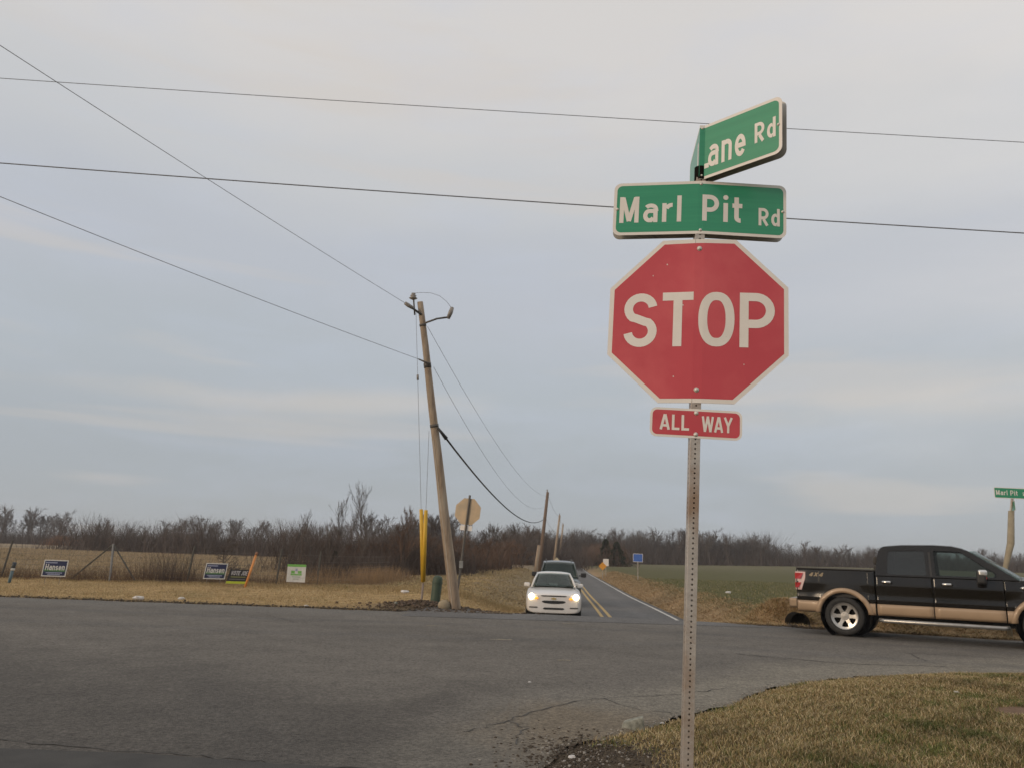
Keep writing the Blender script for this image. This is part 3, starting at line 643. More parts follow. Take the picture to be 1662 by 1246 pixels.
MB().box(wb(sbb + sax * 1.52) + Vector((0, -.02, 0)), (.10, .05, .2)).build('bracket', alu, SB)
# pedestal
PD = thing('utility_pedestal', (-1.98, 22.6, float(H(-1.98, 22.6))), 'dark green cylindrical utility pedestal at the foot of the leaning pole', 'pedestal')
pg = mat('green_plastic', (.055, .085, .055), .6, (.04, .065, .045), 6)
MB().lathe([(.135, -.15), (.14, .0), (.14, .62), (.135, .70), (.11, .75), (.05, .775), (0, .78)], 20, Matrix.Rotation(rad(4), 4, 'Y')).build('housing', pg, PD, True)
MB().lathe([(.145, .55), (.148, .56), (.148, .60), (.145, .61)], 20, Matrix.Rotation(rad(4), 4, 'Y')).build('collar', pg, PD, True)
MB().lathe([(.155, -.1), (.155, .05), (.142, .07)], 20, Matrix.Rotation(rad(4), 4, 'Y')).build('base', pg, PD, True)
# right street sign
RS = thing('road_sign_post', (12.25, 19.6, float(H(12.25, 19.6))), 'distant green Marl Pit street sign on a slender wooden post beyond the truck', 'sign')
wr_ = lambda p: Vector(p) - RS.location
MB().tube([wr_((12.35, 19.6, -.3)), wr_((12.42, 19.6, 1.6)), wr_((12.62, 19.6, 2.2)), wr_((12.72, 19.6, 3.0))], [.06, .06, .085, .07], 8).build('post', mat('grey_wood', (.36, .31, .22), .8, (.28, .24, .17), 6), RS, True)
MB().tube([wr_((12.70, 19.6, 2.95)), wr_((12.80, 19.6, 3.40))], .035, 6).build('bracket', galv, RS)
def Pr(u, v, off=0): q = wr_((12.78, 19.6, 3.445)); return q + Vector((1, 0, -.012)) * u + Vector((0, -1, 0)) * (.05 + off) + Vector((0, 0, 1)) * v
fr = rr_lim(.95, .27, .03); rp_ = panel_strip(Pr, cols(.95, .03), lambda u: -fr(u), fr, 0, .003, s_white, 'street_name_blade', RS)
fr2 = rr_lim(.92, .24, .02); panel_strip(Pr, cols(.92, .02), lambda u: -fr2(u), fr2, .001, 0, s_green, 'green_field', rp_)
lettering('Marl Pit', Pr, .125, -.43, -.055, s_white, rp_, t=.16, gap=.14, space=.4, width=.55); lettering('Rd', Pr, .09, .25, -.055, s_white, rp_, t=.17, width=.14)
def Ps(u, v, off=0): q = wr_((12.80, 19.55, 3.12)); d = Vector((.47, .88, 0)); return q + d * u + Vector((-.88, .47, 0)) * (.04 + off) + Vector((0, 0, 1)) * v
fs = rr_lim(.9, .25, .03); p2_ = panel_strip(Ps, cols(.9, .03), lambda u: -fs(u), fs, 0, .003, s_white, 'street_name_blade', RS); fs2 = rr_lim(.87, .22, .02); panel_strip(Ps, cols(.87, .02), lambda u: -fs2(u), fs2, .001, 0, s_green, 'green_field', p2_)
# small far signs
def small_sign(name, loc, wd, ht, hgt, m, label, diamond=False, rz=0, plaque=None, postm=galv, back=None):
    b = Vector(loc); b.z = float(H(b.x, b.y)); T = thing(name, b, label, 'sign', rotz=rz)
    MB().tube([(0, 0, -.2), (0, 0, hgt)], .035, 6).build('post', postm, T)
    P = lambda u, v, off=0: Vector((u, -.05 - off, hgt + v))
    if diamond: P = lambda u, v, off=0: Vector(((u - v) * .7071, -.05 - off, hgt + (u + v) * .7071))
    fl = rr_lim(wd, ht, .04); pn = panel_strip(P, cols(wd, .04, 3), lambda u: -fl(u), fl, 0, .004, m, 'panel', T)
    fi = rr_lim(wd - .06, ht - .06, .03); panel_strip(P, cols(wd - .06, .03, 3), lambda u: -fi(u), fi, .002, 0, back or m, 'face', pn)
    if plaque: panel_strip(lambda u, v, off=0: Vector((u, -.05 - off, hgt - .75 + v)), cols(.5, .03, 3), lambda u: -.25, lambda u: .25, 0, .004, plaque, 'plaque', T)
    return T
blue = mat('sheeting_blue', (.06, .14, .46), .5, (.075, .17, .5), 5)
small_sign('road_sign', (10.0, 60, 0), .75, .62, 1.68, s_white, 'small blue rectangular road sign standing at the edge of the green field', back=blue)
org = mat('sheeting_orange', (.75, .33, .03), .5)
small_sign('warning_sign', (8.9 + 1.35, 84, 0), .62, .62, 1.35, org, 'small orange diamond warning sign beside the far road', diamond=True)
small_sign('road_sign', (9.75 + 1.35, 88, 0), .62, .78, 1.55, s_white, 'small white rectangular sign just right of the orange diamond sign')
small_sign('warning_sign', (7.15, 112, 0), .76, .76, 1.55, mat('pale_back', (.58, .5, .34), .5), 'pale back of a diamond sign showing above the dark suv roof', diamond=True)

# ------------------------------------------------------------------ yard signs, fence
navy = mat('navy_print', (.012, .02, .075), .5); ywht = mat('print_white', (.6, .6, .58), .5); ygrn = mat('print_green', (.06, .16, .06), .5); ypg = mat('print_pale', (.30, .34, .48), .5)
blk = mat('print_black', (.015, .016, .02), .5); lime = mat('print_lime', (.42, .50, .03), .5); lg = mat('print_leaf_green', (.16, .42, .09), .5); steel = mat('thin_steel', (.25, .25, .25), .5, metal=.5)
def yard(loc, wd, ht, z0, roll, rz, label, base):
    b = Vector(loc); b.z = float(H(b.x, b.y)); T = thing('yard_sign', b, label, 'yard sign', 'campaign signs in the verge', rotz=rz)
    c, s = math.cos(roll), math.sin(roll)
    def P(u, v, off=0): return Vector((u + v * s, -off, z0 + ht / 2 + v * c))
    for sx in (-.3, .3): MB().tube([P(sx * wd, -ht / 2 - z0 - .1, -.01), P(sx * wd, ht / 2 - .05, -.01)], .006, 5).build('leg', steel, T)
    pn = panel_strip(P, [-wd / 2, 0, wd / 2], lambda u: -ht / 2, lambda u: ht / 2, 0, .006, base, 'panel', T)
    def rect(x0, x1, y0, y1, m, off, nm='print'): return mesh_obj(nm, [P(x0 * wd, y0 * ht, off), P(x1 * wd, y0 * ht, off), P(x1 * wd, y1 * ht, off), P(x0 * wd, y1 * ht, off)], [(0, 1, 2, 3)], m, pn)
    return T, P, pn, rect
def hansen(loc, wd, ht, z0, roll, rz, label):
    T, P, pn, R_ = yard(loc, wd, ht, z0, roll, rz, label, ywht)
    R_(-.46, .46, -.44, .44, navy, .002, 'navy_print'); R_(-.44, .44, -.20, -.04, ygrn, .003, 'green_band'); R_(-.42, .06, .30, .36, ypg, .003, 'small_print')
    R_(-.34, .34, -.30, -.25, ypg, .004, 'small_print'); R_(-.26, .26, -.39, -.34, ypg, .004, 'small_print')
    lettering('Hansen', lambda u, v, off: P(u, v, off + .003), ht * .37, -.40 * wd, -.12 * ht, ywht, pn, t=.17, gap=.1, width=wd * .8, as_letters=False, name='lettering')
hansen((-14.76, 26.0, 0), .74, .53, .24, rad(4), rad(8), 'dark blue Hansen yard sign standing alone in front of the wire fence')
hansen((-10.42, 28.5, 0), .75, .56, .22, rad(7), rad(8), 'dark blue Hansen yard sign tilted beside the black VOTE JOE sign')
T, P, pn, R_ = yard((-9.42, 28.0, 0), .70, .50, .10, rad(14), rad(5), 'black and lime VOTE JOE yard sign leaning beside the orange stake', blk)
R_(-.5, .5, -.5, -.34, lime, .002, 'lime_band'); R_(-.36, .36, -.06, 0, mat('print_olive', (.2, .22, .08), .5), .002, 'small_print'); R_(-.4, .38, -.22, -.17, mat('print_grey', (.12, .12, .13), .5), .002, 'small_print')
lettering('VOTE JOE', lambda u, v, off: P(u, v, off + .003), .5 * .30, -.40 * .7, .10 * .5, mat('print_silver', (.45, .46, .5), .5), pn, t=.17, gap=.1, space=.3, width=.56, as_letters=False, name='lettering')
T, P, pn, R_ = yard((-7.55, 28.6, 0), .68, .62, .18, rad(0), rad(-3), 'white yard sign with a green top band and green print', ywht)
R_(-.5, .5, .36, .5, lg, .002, 'green_band'); R_(-.06, .06, .12, .26, ypg, .002, 'small_print'); R_(-.28, -.08, -.02, .14, lg, .002, 'green_print'); R_(.08, .28, -.02, .14, lg, .002, 'green_print'); R_(-.3, .3, -.12, -.04, lg, .003, 'green_print')
R_(-.22, .22, -.24, -.18, mat('print_dull', (.36, .42, .36), .5), .002, 'small_print'); R_(-.16, .16, -.35, -.30, MATS['print_dull'], .002, 'small_print')
orange = mat('orange_paint', (.68, .28, .07), .6, (.58, .25, .09), 6)
b = Vector((-9.05, 27.8, 0)); b.z = float(H(b.x, b.y)); T = thing('marker_stake', b, 'leaning orange fibreglass marker stake right of the black yard sign', 'stake')
MB().tube([(-.06, 0, -.1), (.24, 0, 1.12)], .042, 8).build('stake', orange, T, True); MB().tube([(.24, 0, 1.12), (.27, 0, 1.22)], [.05, .045], 8).build('cap', mat('rust_cap', (.28, .14, .08), .7), T, True)
b = Vector((-16.28, 26.2, 0)); b.z = float(H(b.x, b.y)); T = thing('marker_post', b, 'short blue-grey marker post at the far left beside the fence', 'post')
MB().tube([(-.03, 0, -.1), (.03, 0, .45)], .05, 8).build('shaft', mat('blue_grey', (.10, .16, .19), .6), T, True); MB().tube([(.03, 0, .45), (.06, 0, .66)], .062, 8).build('cap', mat('dark_cap', (.03, .04, .05), .5), T, True)
MB().tube([(.028, -.0, .40), (.035, 0, .47)], .063, 8).build('white_band', ywht, T, True)
# wire fence
FN = thing('wire_fence', (-14.2, 28.7, .12), 'long wire mesh field fence on thin posts behind the yard signs', 'fence')
wf = lambda p: Vector(p) - FN.location
grey_post = mat('grey_post', (.24, .25, .26), .6, metal=.3); dark_post = mat('dark_steel_post', (.085, .085, .07), .7, (.06, .055, .05))
fpts = [(-34, 29.5), (-18.0, 28.6), (-14.25, 28.7), (-11.6, 29.3), (-8.5, 29.6), (-6.0, 31.5), (-5.6, 38), (-4.6, 52)]
def fz(x, y): return float(H(x, y))
posts = [(-26, 29.1, 0), (-22, 28.8, 0), (-18.15, 28.6, .24), (-14.25, 28.7, -.06), (-11.75, 29.3, .16), (-8.55, 29.6, .12), (-7.2, 30.4, .05)]
for x, y, ln in posts:
    z = fz(x, y); MB().tube([wf((x, y, z - .2)), wf((x + ln, y, z + 1.32))], .035 if ln > 0 else .045, 6).build('fence_post', dark_post if ln >= 0 else grey_post, FN)
x, y = -14.25, 28.7; z = fz(x, y)
for ex_, ey in ((-1.55, .3), (.85, .1)): MB().tube([wf((x - .06, y, z + 1.3)), wf((x + ex_, y + ey, z + .05))], .027, 6).build('brace', dark_post, FN)
for (ax_, ay), (bx_, by) in zip(fpts[:-2], fpts[1:-1]):
    Ls = math.hypot(bx_ - ax_, by - ay); wm = MB(); n = int(Ls / .3)
    for hgt in (.08, .2, .34, .5, .68, .88, 1.12): wm.tube([wf((ax_, ay, fz(ax_, ay) + hgt)), wf((bx_, by, fz(bx_, by) + hgt))], .0045, 3)
    for i in range(n): t = i / n; px, py = ax_ + (bx_ - ax_) * t, ay + (by - ay) * t; wm.tube([wf((px, py, fz(px, py) + .03)), wf((px, py, fz(px, py) + 1.12))], .003, 3)
    wm.build('wire_mesh', mat('fence_wire', (.13, .115, .10), .7), FN)

# ------------------------------------------------------------------ bare winter trees
bark = mat('bark', (.115, .092, .078), .95, (.075, .06, .052), 3, bump=.3)
twig_m = mat('twigs', (.125, .10, .088), .95, (.08, .065, .058), .6, spec=.1)
twig_grey = mat('grey_twigs', (.145, .128, .118), .95, (.095, .085, .08), .6, spec=.1)
twig_red = mat('reddish_twigs', (.165, .11, .082), .95, (.115, .078, .06), .7, spec=.1)
leaf_tan = mat('dead_leaves', (.30, .15, .07), .95, (.2, .1, .05), 2, spec=.1)
def gen_tree(h, seed, spread=.5, up=.35, levels=5, tw=.02, thick=.02, bare=.25, nb=(5, 5, 4, 4), upright=False):
    """returns (trunk verts, faces, crown verts, faces)"""
    r = random.Random(seed); tv, tf, cv, cf = [], [], [], []
    def seg(p, q, ra, rb, big):
        V, Fc = (tv, tf) if big else (cv, cf); d = (q - p).normalized(); a = d.cross(Vector((.3, .9, .2))); a.normalize(); b = d.cross(a); n = 5 if big else 3; k = len(V)
        for c, rr in ((p, ra), (q, rb)):
            for i in range(n): an = 2 * PI * i / n; V.append(tuple(c + (a * math.cos(an) + b * math.sin(an)) * rr))
        for i in range(n): Fc.append((k + i, k + (i + 1) % n, k + n + (i + 1) % n, k + n + i))
    def grow(p, d, ln, rd, lev):
        ns = 4 if lev == 0 else 3; pts = [p]; dirs = [d]; q = p
        for i in range(ns):
            d = (d + Vector((r.gauss(0, .13), r.gauss(0, .13), r.gauss(0, .1) + up * .12 * (lev > 0)))).normalized(); q = q + d * ln / ns; pts.append(q); dirs.append(d)
        tip = rd * (.35 if lev < levels - 1 else .5)
        for i in range(ns): seg(pts[i], pts[i + 1], rd + (tip - rd) * i / ns, rd + (tip - rd) * (i + 1) / ns, lev < 2)
        if lev >= levels - 1: return
        k = nb[min(lev, len(nb) - 1)]; k = max(2, k + r.randint(-1, 1)) if lev else k * 2 if upright else k + 3
        for j in range(k):
            t = (bare if lev == 0 else .18) + (1 - (bare if lev == 0 else .18)) * (j + r.random() * .8) / k; t = min(t, .98); i = min(int(t * ns), ns - 1); pp = pts[i].lerp(pts[i + 1], t * ns - i)
            az_ = r.uniform(0, 2 * PI); sd_ = Vector((math.cos(az_), math.sin(az_), 0)); ang = r.uniform(.5, 1.0) * spread * (1.15 if lev else 1.25)
            nd = (dirs[i] * math.cos(ang) + (sd_ - dirs[i] * sd_.dot(dirs[i])).normalized() * math.sin(ang) + Vector((0, 0, up * .3))).normalized()
            rr = rd * (1 - .6 * t) * .55
            grow(pp, nd, ln * (r.uniform(.38, .62) if lev else r.uniform(.42, .6) * (1.15 - .55 * t)) * (.72 if upright and lev == 0 else 1), max(rr, tw), lev + 1)
    grow(Vector((0, 0, -.2)), Vector((r.gauss(0, .04), r.gauss(0, .04), 1)).normalized(), h * (.92 if upright else .78), h * thick, 0)
    return tv, tf, cv, cf
def tree_proto(name, h, seed, tm, label, cat='tree', group=None, cols_=None, **k):
    tv, tf, cv, cf = gen_tree(h, seed, **k)
    T = thing(name, (0, 0, 0), label, cat, group)
    mesh_obj('trunk', tv, tf, bark, T); mesh_obj('crown', cv, cf, tm, T); return T
GL = 'bare winter trees in the line beyond the left field'; GR = 'bare winter trees in the line beyond the right field'; GW = 'bare winter trees of the wood behind the road'
LL = 'bare winter tree in the grey tree line along the far edge of the tan field'
LR = 'bare winter tree in the grey tree line along the far edge of the green field'
LW = 'bare brown tree of the wood closing the view behind the road and poles'
protos = []
for i, (h, k) in enumerate(((10, dict(spread=.75, up=.3, tw=.034, thick=.021, bare=.3)), (10, dict(spread=.62, up=.5, tw=.034, thick=.02, bare=.22)), (10, dict(spread=.9, up=.22, tw=.034, thick=.022, bare=.35)),
                            (10, dict(spread=.55, up=.6, tw=.032, thick=.017, bare=.2)), (10, dict(spread=.8, up=.4, tw=.034, thick=.02, bare=.18)), (10, dict(spread=.7, up=.35, tw=.034, thick=.024, bare=.4)))):
    protos.append(tree_proto('bare_tree', h, 40 + i, twig_m if i % 2 else twig_grey, LL, group=GL, **k))
used = set()
def plant(pi, x, y, s, label, group, rz=None, zs=1.0):
    p = protos[pi]
    if pi not in used: used.add(pi); o = p
    else: o = copy_tree(p)
    o['label'] = label; o['group'] = group
    o.location = (x, y, float(H(x, y)) - .1); o.rotation_euler = (0, 0, random.uniform(0, 6.28)); o.scale = (s, s, s * zs); return o
rt = random.Random(11)
def px2x(px, y): return (px - 831) / 1249 * .976 * y * 1.0
x = -215
while x < -40:
    y = 262 + rt.uniform(-6, 10); px = 831 + 1249 * x / (.976 * y)
    base_h = 8.7 + 1.5 * math.sin(px * .021 + 1) - (1.8 if 200 < px < 300 else 0) + (1.4 if 60 < px < 110 else 0) + rt.uniform(-1.8, 1.6)
    plant(rt.randrange(6), x, y, base_h / 9.4, LL, GL, zs=rt.uniform(.9, 1.1)); x += rt.uniform(1.5, 2.7)
x = 2
while x < 205:
    y = 232 + rt.uniform(-5, 12); px = 831 + 1249 * x / (.976 * y)
    bh = 8.8 - 3.6 * ss(1130, 1400, px) + rt.uniform(-1.1, 1.0) + 1.2 * math.exp(-((px - 1090) / 40) ** 2)
    plant(rt.randrange(6), x, y, float(bh) / 9.4, LR, GR, zs=rt.uniform(.9, 1.1)); x += rt.uniform(1.4, 2.5) * (1 if x < 120 else 1.8)
# wood in the middle distance, left of the road end
for i in range(46):
    y = rt.uniform(105, 165); px = rt.uniform(600, 960); x = px2x(px, y)
    if abs(x - float(xc(y))) < 5: continue
    top = 850 + 14 * ss(800, 850, px) - 6 * ss(850, 875, px) + 14 * ss(880, 960, px) + 10 * math.sin(px * .05) + rt.uniform(-6, 9); hgt = (897 - top) * y / 1249 + 1.3
    plant(rt.randrange(6), x, y, float(hgt) / 9.4, LW, GW)
# hedgerow trees nearer on the left
tall = tree_proto('bare_tree', 5.9, 91, twig_grey, 'tallest slender bare tree rising above the thicket left of the yellow guards', spread=.55, up=.75, tw=.0075, thick=.011, bare=.12, upright=True, nb=(9, 5, 4, 3))
tall.location = (-8.25, 45, float(H(-8.25, 45))); tall.scale = (.62, .62, .80)
t2 = tree_proto('bare_tree', 4.9, 97, twig_grey, 'second slender bare tree just left of the tallest one', spread=.5, up=.7, tw=.009, thick=.010, bare=.2, upright=True, nb=(7, 4, 3, 3)); t2.location = (-9.4, 45.5, float(H(-9.4, 45.5))); t2.scale = (.7, .7, .84)
t3 = tree_proto('bare_tree', 4.2, 93, twig_red, 'reddish bare tree close to the left of the yellow guards', spread=.45, up=.7, tw=.010, thick=.012, bare=.1, upright=True, nb=(9, 5, 4, 3)); t3.location = (-5.95, 46, float(H(-5.95, 46))); t3.scale = (.8, .8, .85)
for px_, hh, sd_, lab in ((497, 2.9, 61, 'thin sapling standing right above the white and green yard sign'), (474, 2.4, 63, 'low thin sapling left above the white and green yard sign'), (521, 2.2, 64, 'thin sapling right of the white and green yard sign'), (545, 2.5, 65, 'thin bare sapling above the small dark cedar')):
    q = tree_proto('sapling', hh, sd_, twig_grey, lab, 'sapling', spread=.4, up=.6, tw=.009, thick=.011, bare=.25, levels=4, upright=True, nb=(5, 3, 3)); x = px2x(px_, 34); q.location = (x, 34, float(H(x, 34)))
q = tree_proto('bare_shrub', 2.0, 71, bark, 'spreading dark bare shrub behind the tilted Hansen sign', 'shrub', spread=1.1, up=.2, tw=.009, thick=.022, bare=.15, levels=5, nb=(6, 4, 4, 3)); q.location = (-11.0, 30.6, float(H(-11, 30.6))); q.scale = (1.1, 1.1, 1.0)

# brush: twigs standing in a band, one object each
def brush(name, pts, n, hgt, wd, m, label, cat='brush', spread=1.5, lean=.25, kind='stuff', hvar=.5, fan=0, seed=1, nodes=3):
    """n thin crooked stems scattered around the polyline pts"""
    R_ = np.random.default_rng(seed); P = np.array(pts, float); k = R_.integers(0, len(P) - 1, n) if len(P) > 1 else np.zeros(n, int)
    seg = np.hypot(*(P[1:] - P[:-1]).T[:2]) if len(P) > 1 else None
    if len(P) > 1: k = R_.choice(len(P) - 1, n, p=seg / seg.sum()); t = R_.random(n)[:, None]; B = P[k] * (1 - t) + P[k + 1] * t
    else: B = np.repeat(P, n, 0)
    off = R_.normal(0, spread, (n, 2)); x = B[:, 0] + off[:, 0]; y = B[:, 1] + off[:, 1]; z = H(x, y) - .1
    hh = hgt * (1 - hvar * R_.random(n)) * (1 + .18 * np.sin(x * .35) + .15 * np.sin(x * .9 + 1) * 1.0)
    if fan: hh = hh * np.clip(1 - (np.hypot(off[:, 0], off[:, 1]) / (2.3 * spread)) ** 2, .15, 1)
    dx = R_.normal(0, lean, n) + fan * off[:, 0] / hgt; dy = R_.normal(0, lean, n)
    V = []; a = R_.uniform(0, PI, n); w0 = wd * R_.uniform(.5, 1.2, n)
    for j in range(nodes):
        t = j / (nodes - 1); jx = x + dx * hh * t ** 1.3 + R_.normal(0, .05, n) * (j > 0) * hgt * .3; jy = y + dy * hh * t ** 1.3; jz = z + hh * t; ww = w0 * (1 - .75 * t)
        V.append(np.stack([jx - np.cos(a) * ww, jy - np.sin(a) * ww, jz], 1)); V.append(np.stack([jx + np.cos(a) * ww, jy + np.sin(a) * ww, jz], 1))
    V = np.concatenate(V); i = np.arange(n); Fs = [np.stack([i + 2 * j * n, i + (2 * j + 1) * n, i + (2 * j + 3) * n, i + (2 * j + 2) * n], 1) for j in range(nodes - 1)]
    o = np_mesh(name, V, np.concatenate(Fs), m); tag(o, label, cat, None, kind); return o
brush('undergrowth', [(-240, 268), (-45, 262)], 24000, 4.3, .05, twig_m, 'dark undergrowth massed beneath the far left tree line', lean=.5, hvar=.75, spread=5, seed=3, nodes=2)
brush('undergrowth', [(-240, 272), (-45, 268)], 12000, 5.4, .05, twig_grey, 'grey brush between the trunks of the far left tree line', lean=.45, hvar=.7, spread=4, seed=4, nodes=2)
brush('undergrowth', [(75, 236), (215, 240)], 12000, 3.7, .05, twig_m, 'dark low undergrowth of the tree line behind the truck', lean=.5, hvar=.75, spread=4, seed=35, nodes=2)
brush('undergrowth', [(0, 234), (80, 236)], 15000, 5.4, .05, twig_m, 'dark undergrowth massed beneath the far right tree line', lean=.5, hvar=.75, spread=4, seed=5, nodes=2)
brush('undergrowth', [(75, 246), (215, 250)], 10000, 4.6, .05, twig_grey, 'grey low brush of the tree line behind the truck', lean=.45, hvar=.7, spread=4, seed=36, nodes=2)
brush('undergrowth', [(0, 244), (82, 247)], 13000, 7.2, .05, twig_grey, 'grey brush between the trunks of the far right tree line', lean=.45, hvar=.7, spread=4, seed=6, nodes=2)
brush('undergrowth', [(-70, 130), (-8, 118), (3.5, 130), (10, 170)], 17000, 5.0, .04, twig_m, 'brown thicket of the wood left of the far road', lean=.4, hvar=.7, spread=4.0, seed=7)
brush('undergrowth', [(20, 150), (21, 190), (28, 215)], 4200, 4.2, .04, twig_red, 'reddish brush where the road disappears', spread=2.2, seed=8)
brush('undergrowth', [(-6, 62), (-3.2, 74), (-1.6, 92)], 5500, 2.9, .018, twig_red, 'reddish brush along the grass behind the far stop sign', spread=1.4, seed=9)
brush('undergrowth', [(-12, 48), (-6.5, 50), (-5, 60)], 12000, 2.6, .014, twig_m, 'dark thicket behind the guy guards and pedestal', lean=.4, hvar=.7, spread=1.5, seed=10)
brush('weeds', [(-9.0, 38), (-6.6, 42)], 2500, 1.7, .010, twig_m, 'dark weeds around the small cedar', spread=.9, seed=12)
brush('weeds', [(-26, 29.0), (-18, 28.8), (-14.25, 28.9), (-11.6, 29.5), (-8.5, 29.9)], 6500, .62, .005, twig_red, 'reddish dead weeds growing along the wire fence', spread=.32, seed=13, lean=.3)
brush('weeds', [(-8.5, 30), (-5.9, 32), (-5.4, 40)], 3000, .9, .007, mat('straw_weeds', (.33, .22, .12), .95, (.22, .15, .09), 3), 'tall straw weeds at the end of the fence', spread=.5, seed=14, lean=.25)
brush('weeds', [(-13.2, 29.6), (-11.8, 29.8)], 420, 1.15, .007, twig_m, 'bushy dark weeds left of the tilted Hansen sign', spread=.35, seed=15)
brush('undergrowth', [(0, 240), (78, 242)], 24000, 8.6, .035, twig_grey, 'dense fine crowns massed in the right tree line left of the truck', lean=.35, hvar=.38, spread=4, seed=41, nodes=2)
brush('undergrowth', [(76, 240), (104, 241), (215, 246)], 15000, 5.6, .035, twig_grey, 'dense low crowns massed in the tree line behind the truck', lean=.35, hvar=.38, spread=4, seed=42, nodes=2)
brush('undergrowth', [(-22, 140), (-6, 135)], 6000, 5.6, .028, twig_m, 'dense fine crowns of the wood left of the far road', lean=.35, hvar=.4, spread=4, seed=43, nodes=2)
# single bushes in the brush
bush_tv = gen_tree(2.4, 120, spread=.9, up=.5, tw=.009, thick=.02, bare=.05, nb=(9, 5, 4, 3))
bp0 = thing('bare_bush', (0, 0, 0), 'x', 'bush', 'brown bushes at the edge of the wood'); mesh_obj('stems', bush_tv[0], bush_tv[1], bark, bp0); mesh_obj('twigs', bush_tv[2], bush_tv[3], twig_red, bp0)
bl = 'rounded brown bare bush in the hedge between the pole and the white car'
for i, (px_, y, s) in enumerate(((640, 47, 1.0), (655, 52, 1.2), (690, 50, 1.15), (706, 54, 1.3), (722, 50, 1.0), (748, 56, 1.35), (765, 60, 1.3), (782, 58, 1.15), (800, 66, 1.35), (818, 70, 1.3), (838, 78, 1.4), (856, 88, 1.4), (612, 48, 1.0), (628, 50, .9), (575, 46, .9), (590, 49, .85))):
    o = bp0 if i == 0 else copy_tree(bp0); o['label'] = bl; x = px2x(px_, y); o.location = (x, y, float(H(x, y)) - .1); o.rotation_euler = (0, 0, i * 1.3); o.scale = (s, s, s * .95)
# evergreens: a cone of overlapping needle sprays
cedar_m = mat('cedar_foliage', (.022, .034, .018), .9, (.04, .05, .025), 3)
def cedar(x, y, h, wd, label, seed, n=2600):
    R_ = np.random.default_rng(seed); t = R_.random(n) ** .8; rr = wd / 2 * (1 - t) ** .75 * (1 + .25 * np.sin(t * 23)) * np.sqrt(R_.uniform(.25, 1, n)); a = R_.uniform(0, 2 * PI, n)
    P = np.stack([np.cos(a) * rr, np.sin(a) * rr, h * (.05 + .95 * t)], 1); s = h * .055 * R_.uniform(.6, 1.3, n)[:, None]
    d = np.stack([np.cos(a), np.sin(a), R_.uniform(-.2, .6, n)], 1) * s; e = R_.normal(0, .35, (n, 3)) * s
    V = np.concatenate([P - e, P + e, P + d]); i = np.arange(n)
    T = thing('evergreen_tree', (x, y, float(H(x, y)) - .1), label, 'evergreen'); np_mesh('foliage', V, np.stack([i, i + n, i + 2 * n], 1), cedar_m, T)
    MB().tube([(0, 0, -.1), (0, 0, h * .9)], [h * .03, .01], 6).build('trunk', bark, T)
cedar(px2x(553, 40), 40, 1.35, .75, 'small dark cedar beside the thicket, right of the white yard sign', 1)
cedar(px2x(1010, 150), 150, 4.6, 3.8, 'darkest evergreen at the right end of the group beside the far road', 2)
cedar(px2x(992, 155), 155, 5.2, 3.4, 'dark evergreen at the left of the group beside the far road', 3)
cedar(px2x(1024, 160), 160, 2.8, 2.8, 'lowest dark evergreen right of its taller neighbours beside the far road', 4)
cedar(px2x(160, 247), 247, 3.5, 6.0, 'dark evergreen bush at the foot of the far left tree line', 5)
brush('leafy_brush', [(-141, 246), (-124, 246)], 2600, 2.6, .08, leaf_tan, 'rust coloured leafy brush at the foot of the far left trees', spread=1.4, seed=16)
brush('leafy_brush', [(px2x(455, 200), 240), (px2x(480, 200), 240)], 700, 4.5, .07, leaf_tan, 'rust coloured leaves left in trees above the white yard sign', spread=1.6, seed=17)
# far white farm buildings glimpsed through the trees
fw = mat('white_siding', (.6, .58, .55), .7, (.5, .49, .47), 2); fr_ = mat('grey_roof', (.16, .15, .15), .8)
def shed(x, y, wd, d, h, label):
    T = thing('farm_building', (x, y, float(H(x, y)) - .1), label, 'building')
    MB().box((0, 0, h / 2), (wd, d, h)).build('wall', fw, T)
    MB().add([(-wd / 2 - .3, -d / 2 - .3, h), (wd / 2 + .3, -d / 2 - .3, h), (wd / 2 + .3, d / 2 + .3, h), (-wd / 2 - .3, d / 2 + .3, h), (-wd / 2 - .3, 0, h + 1.6), (wd / 2 + .3, 0, h + 1.6)], [(0, 1, 5, 4), (2, 3, 4, 5), (0, 4, 3), (1, 2, 5), (0, 3, 2, 1)]).build('roof', fr_, T)
    for u in (-.3, .05, .3): MB().box((u * wd, -d / 2 - .02, h * .55), (.9, .06, 1.1)).build('window', dk, T)
shed(-120, 262, 6, 6, 2.2, 'small white building glimpsed at the foot of the far left trees'); shed(-117.5, 285, 9, 7, 4.0, 'white house glimpsed through the far left trees')

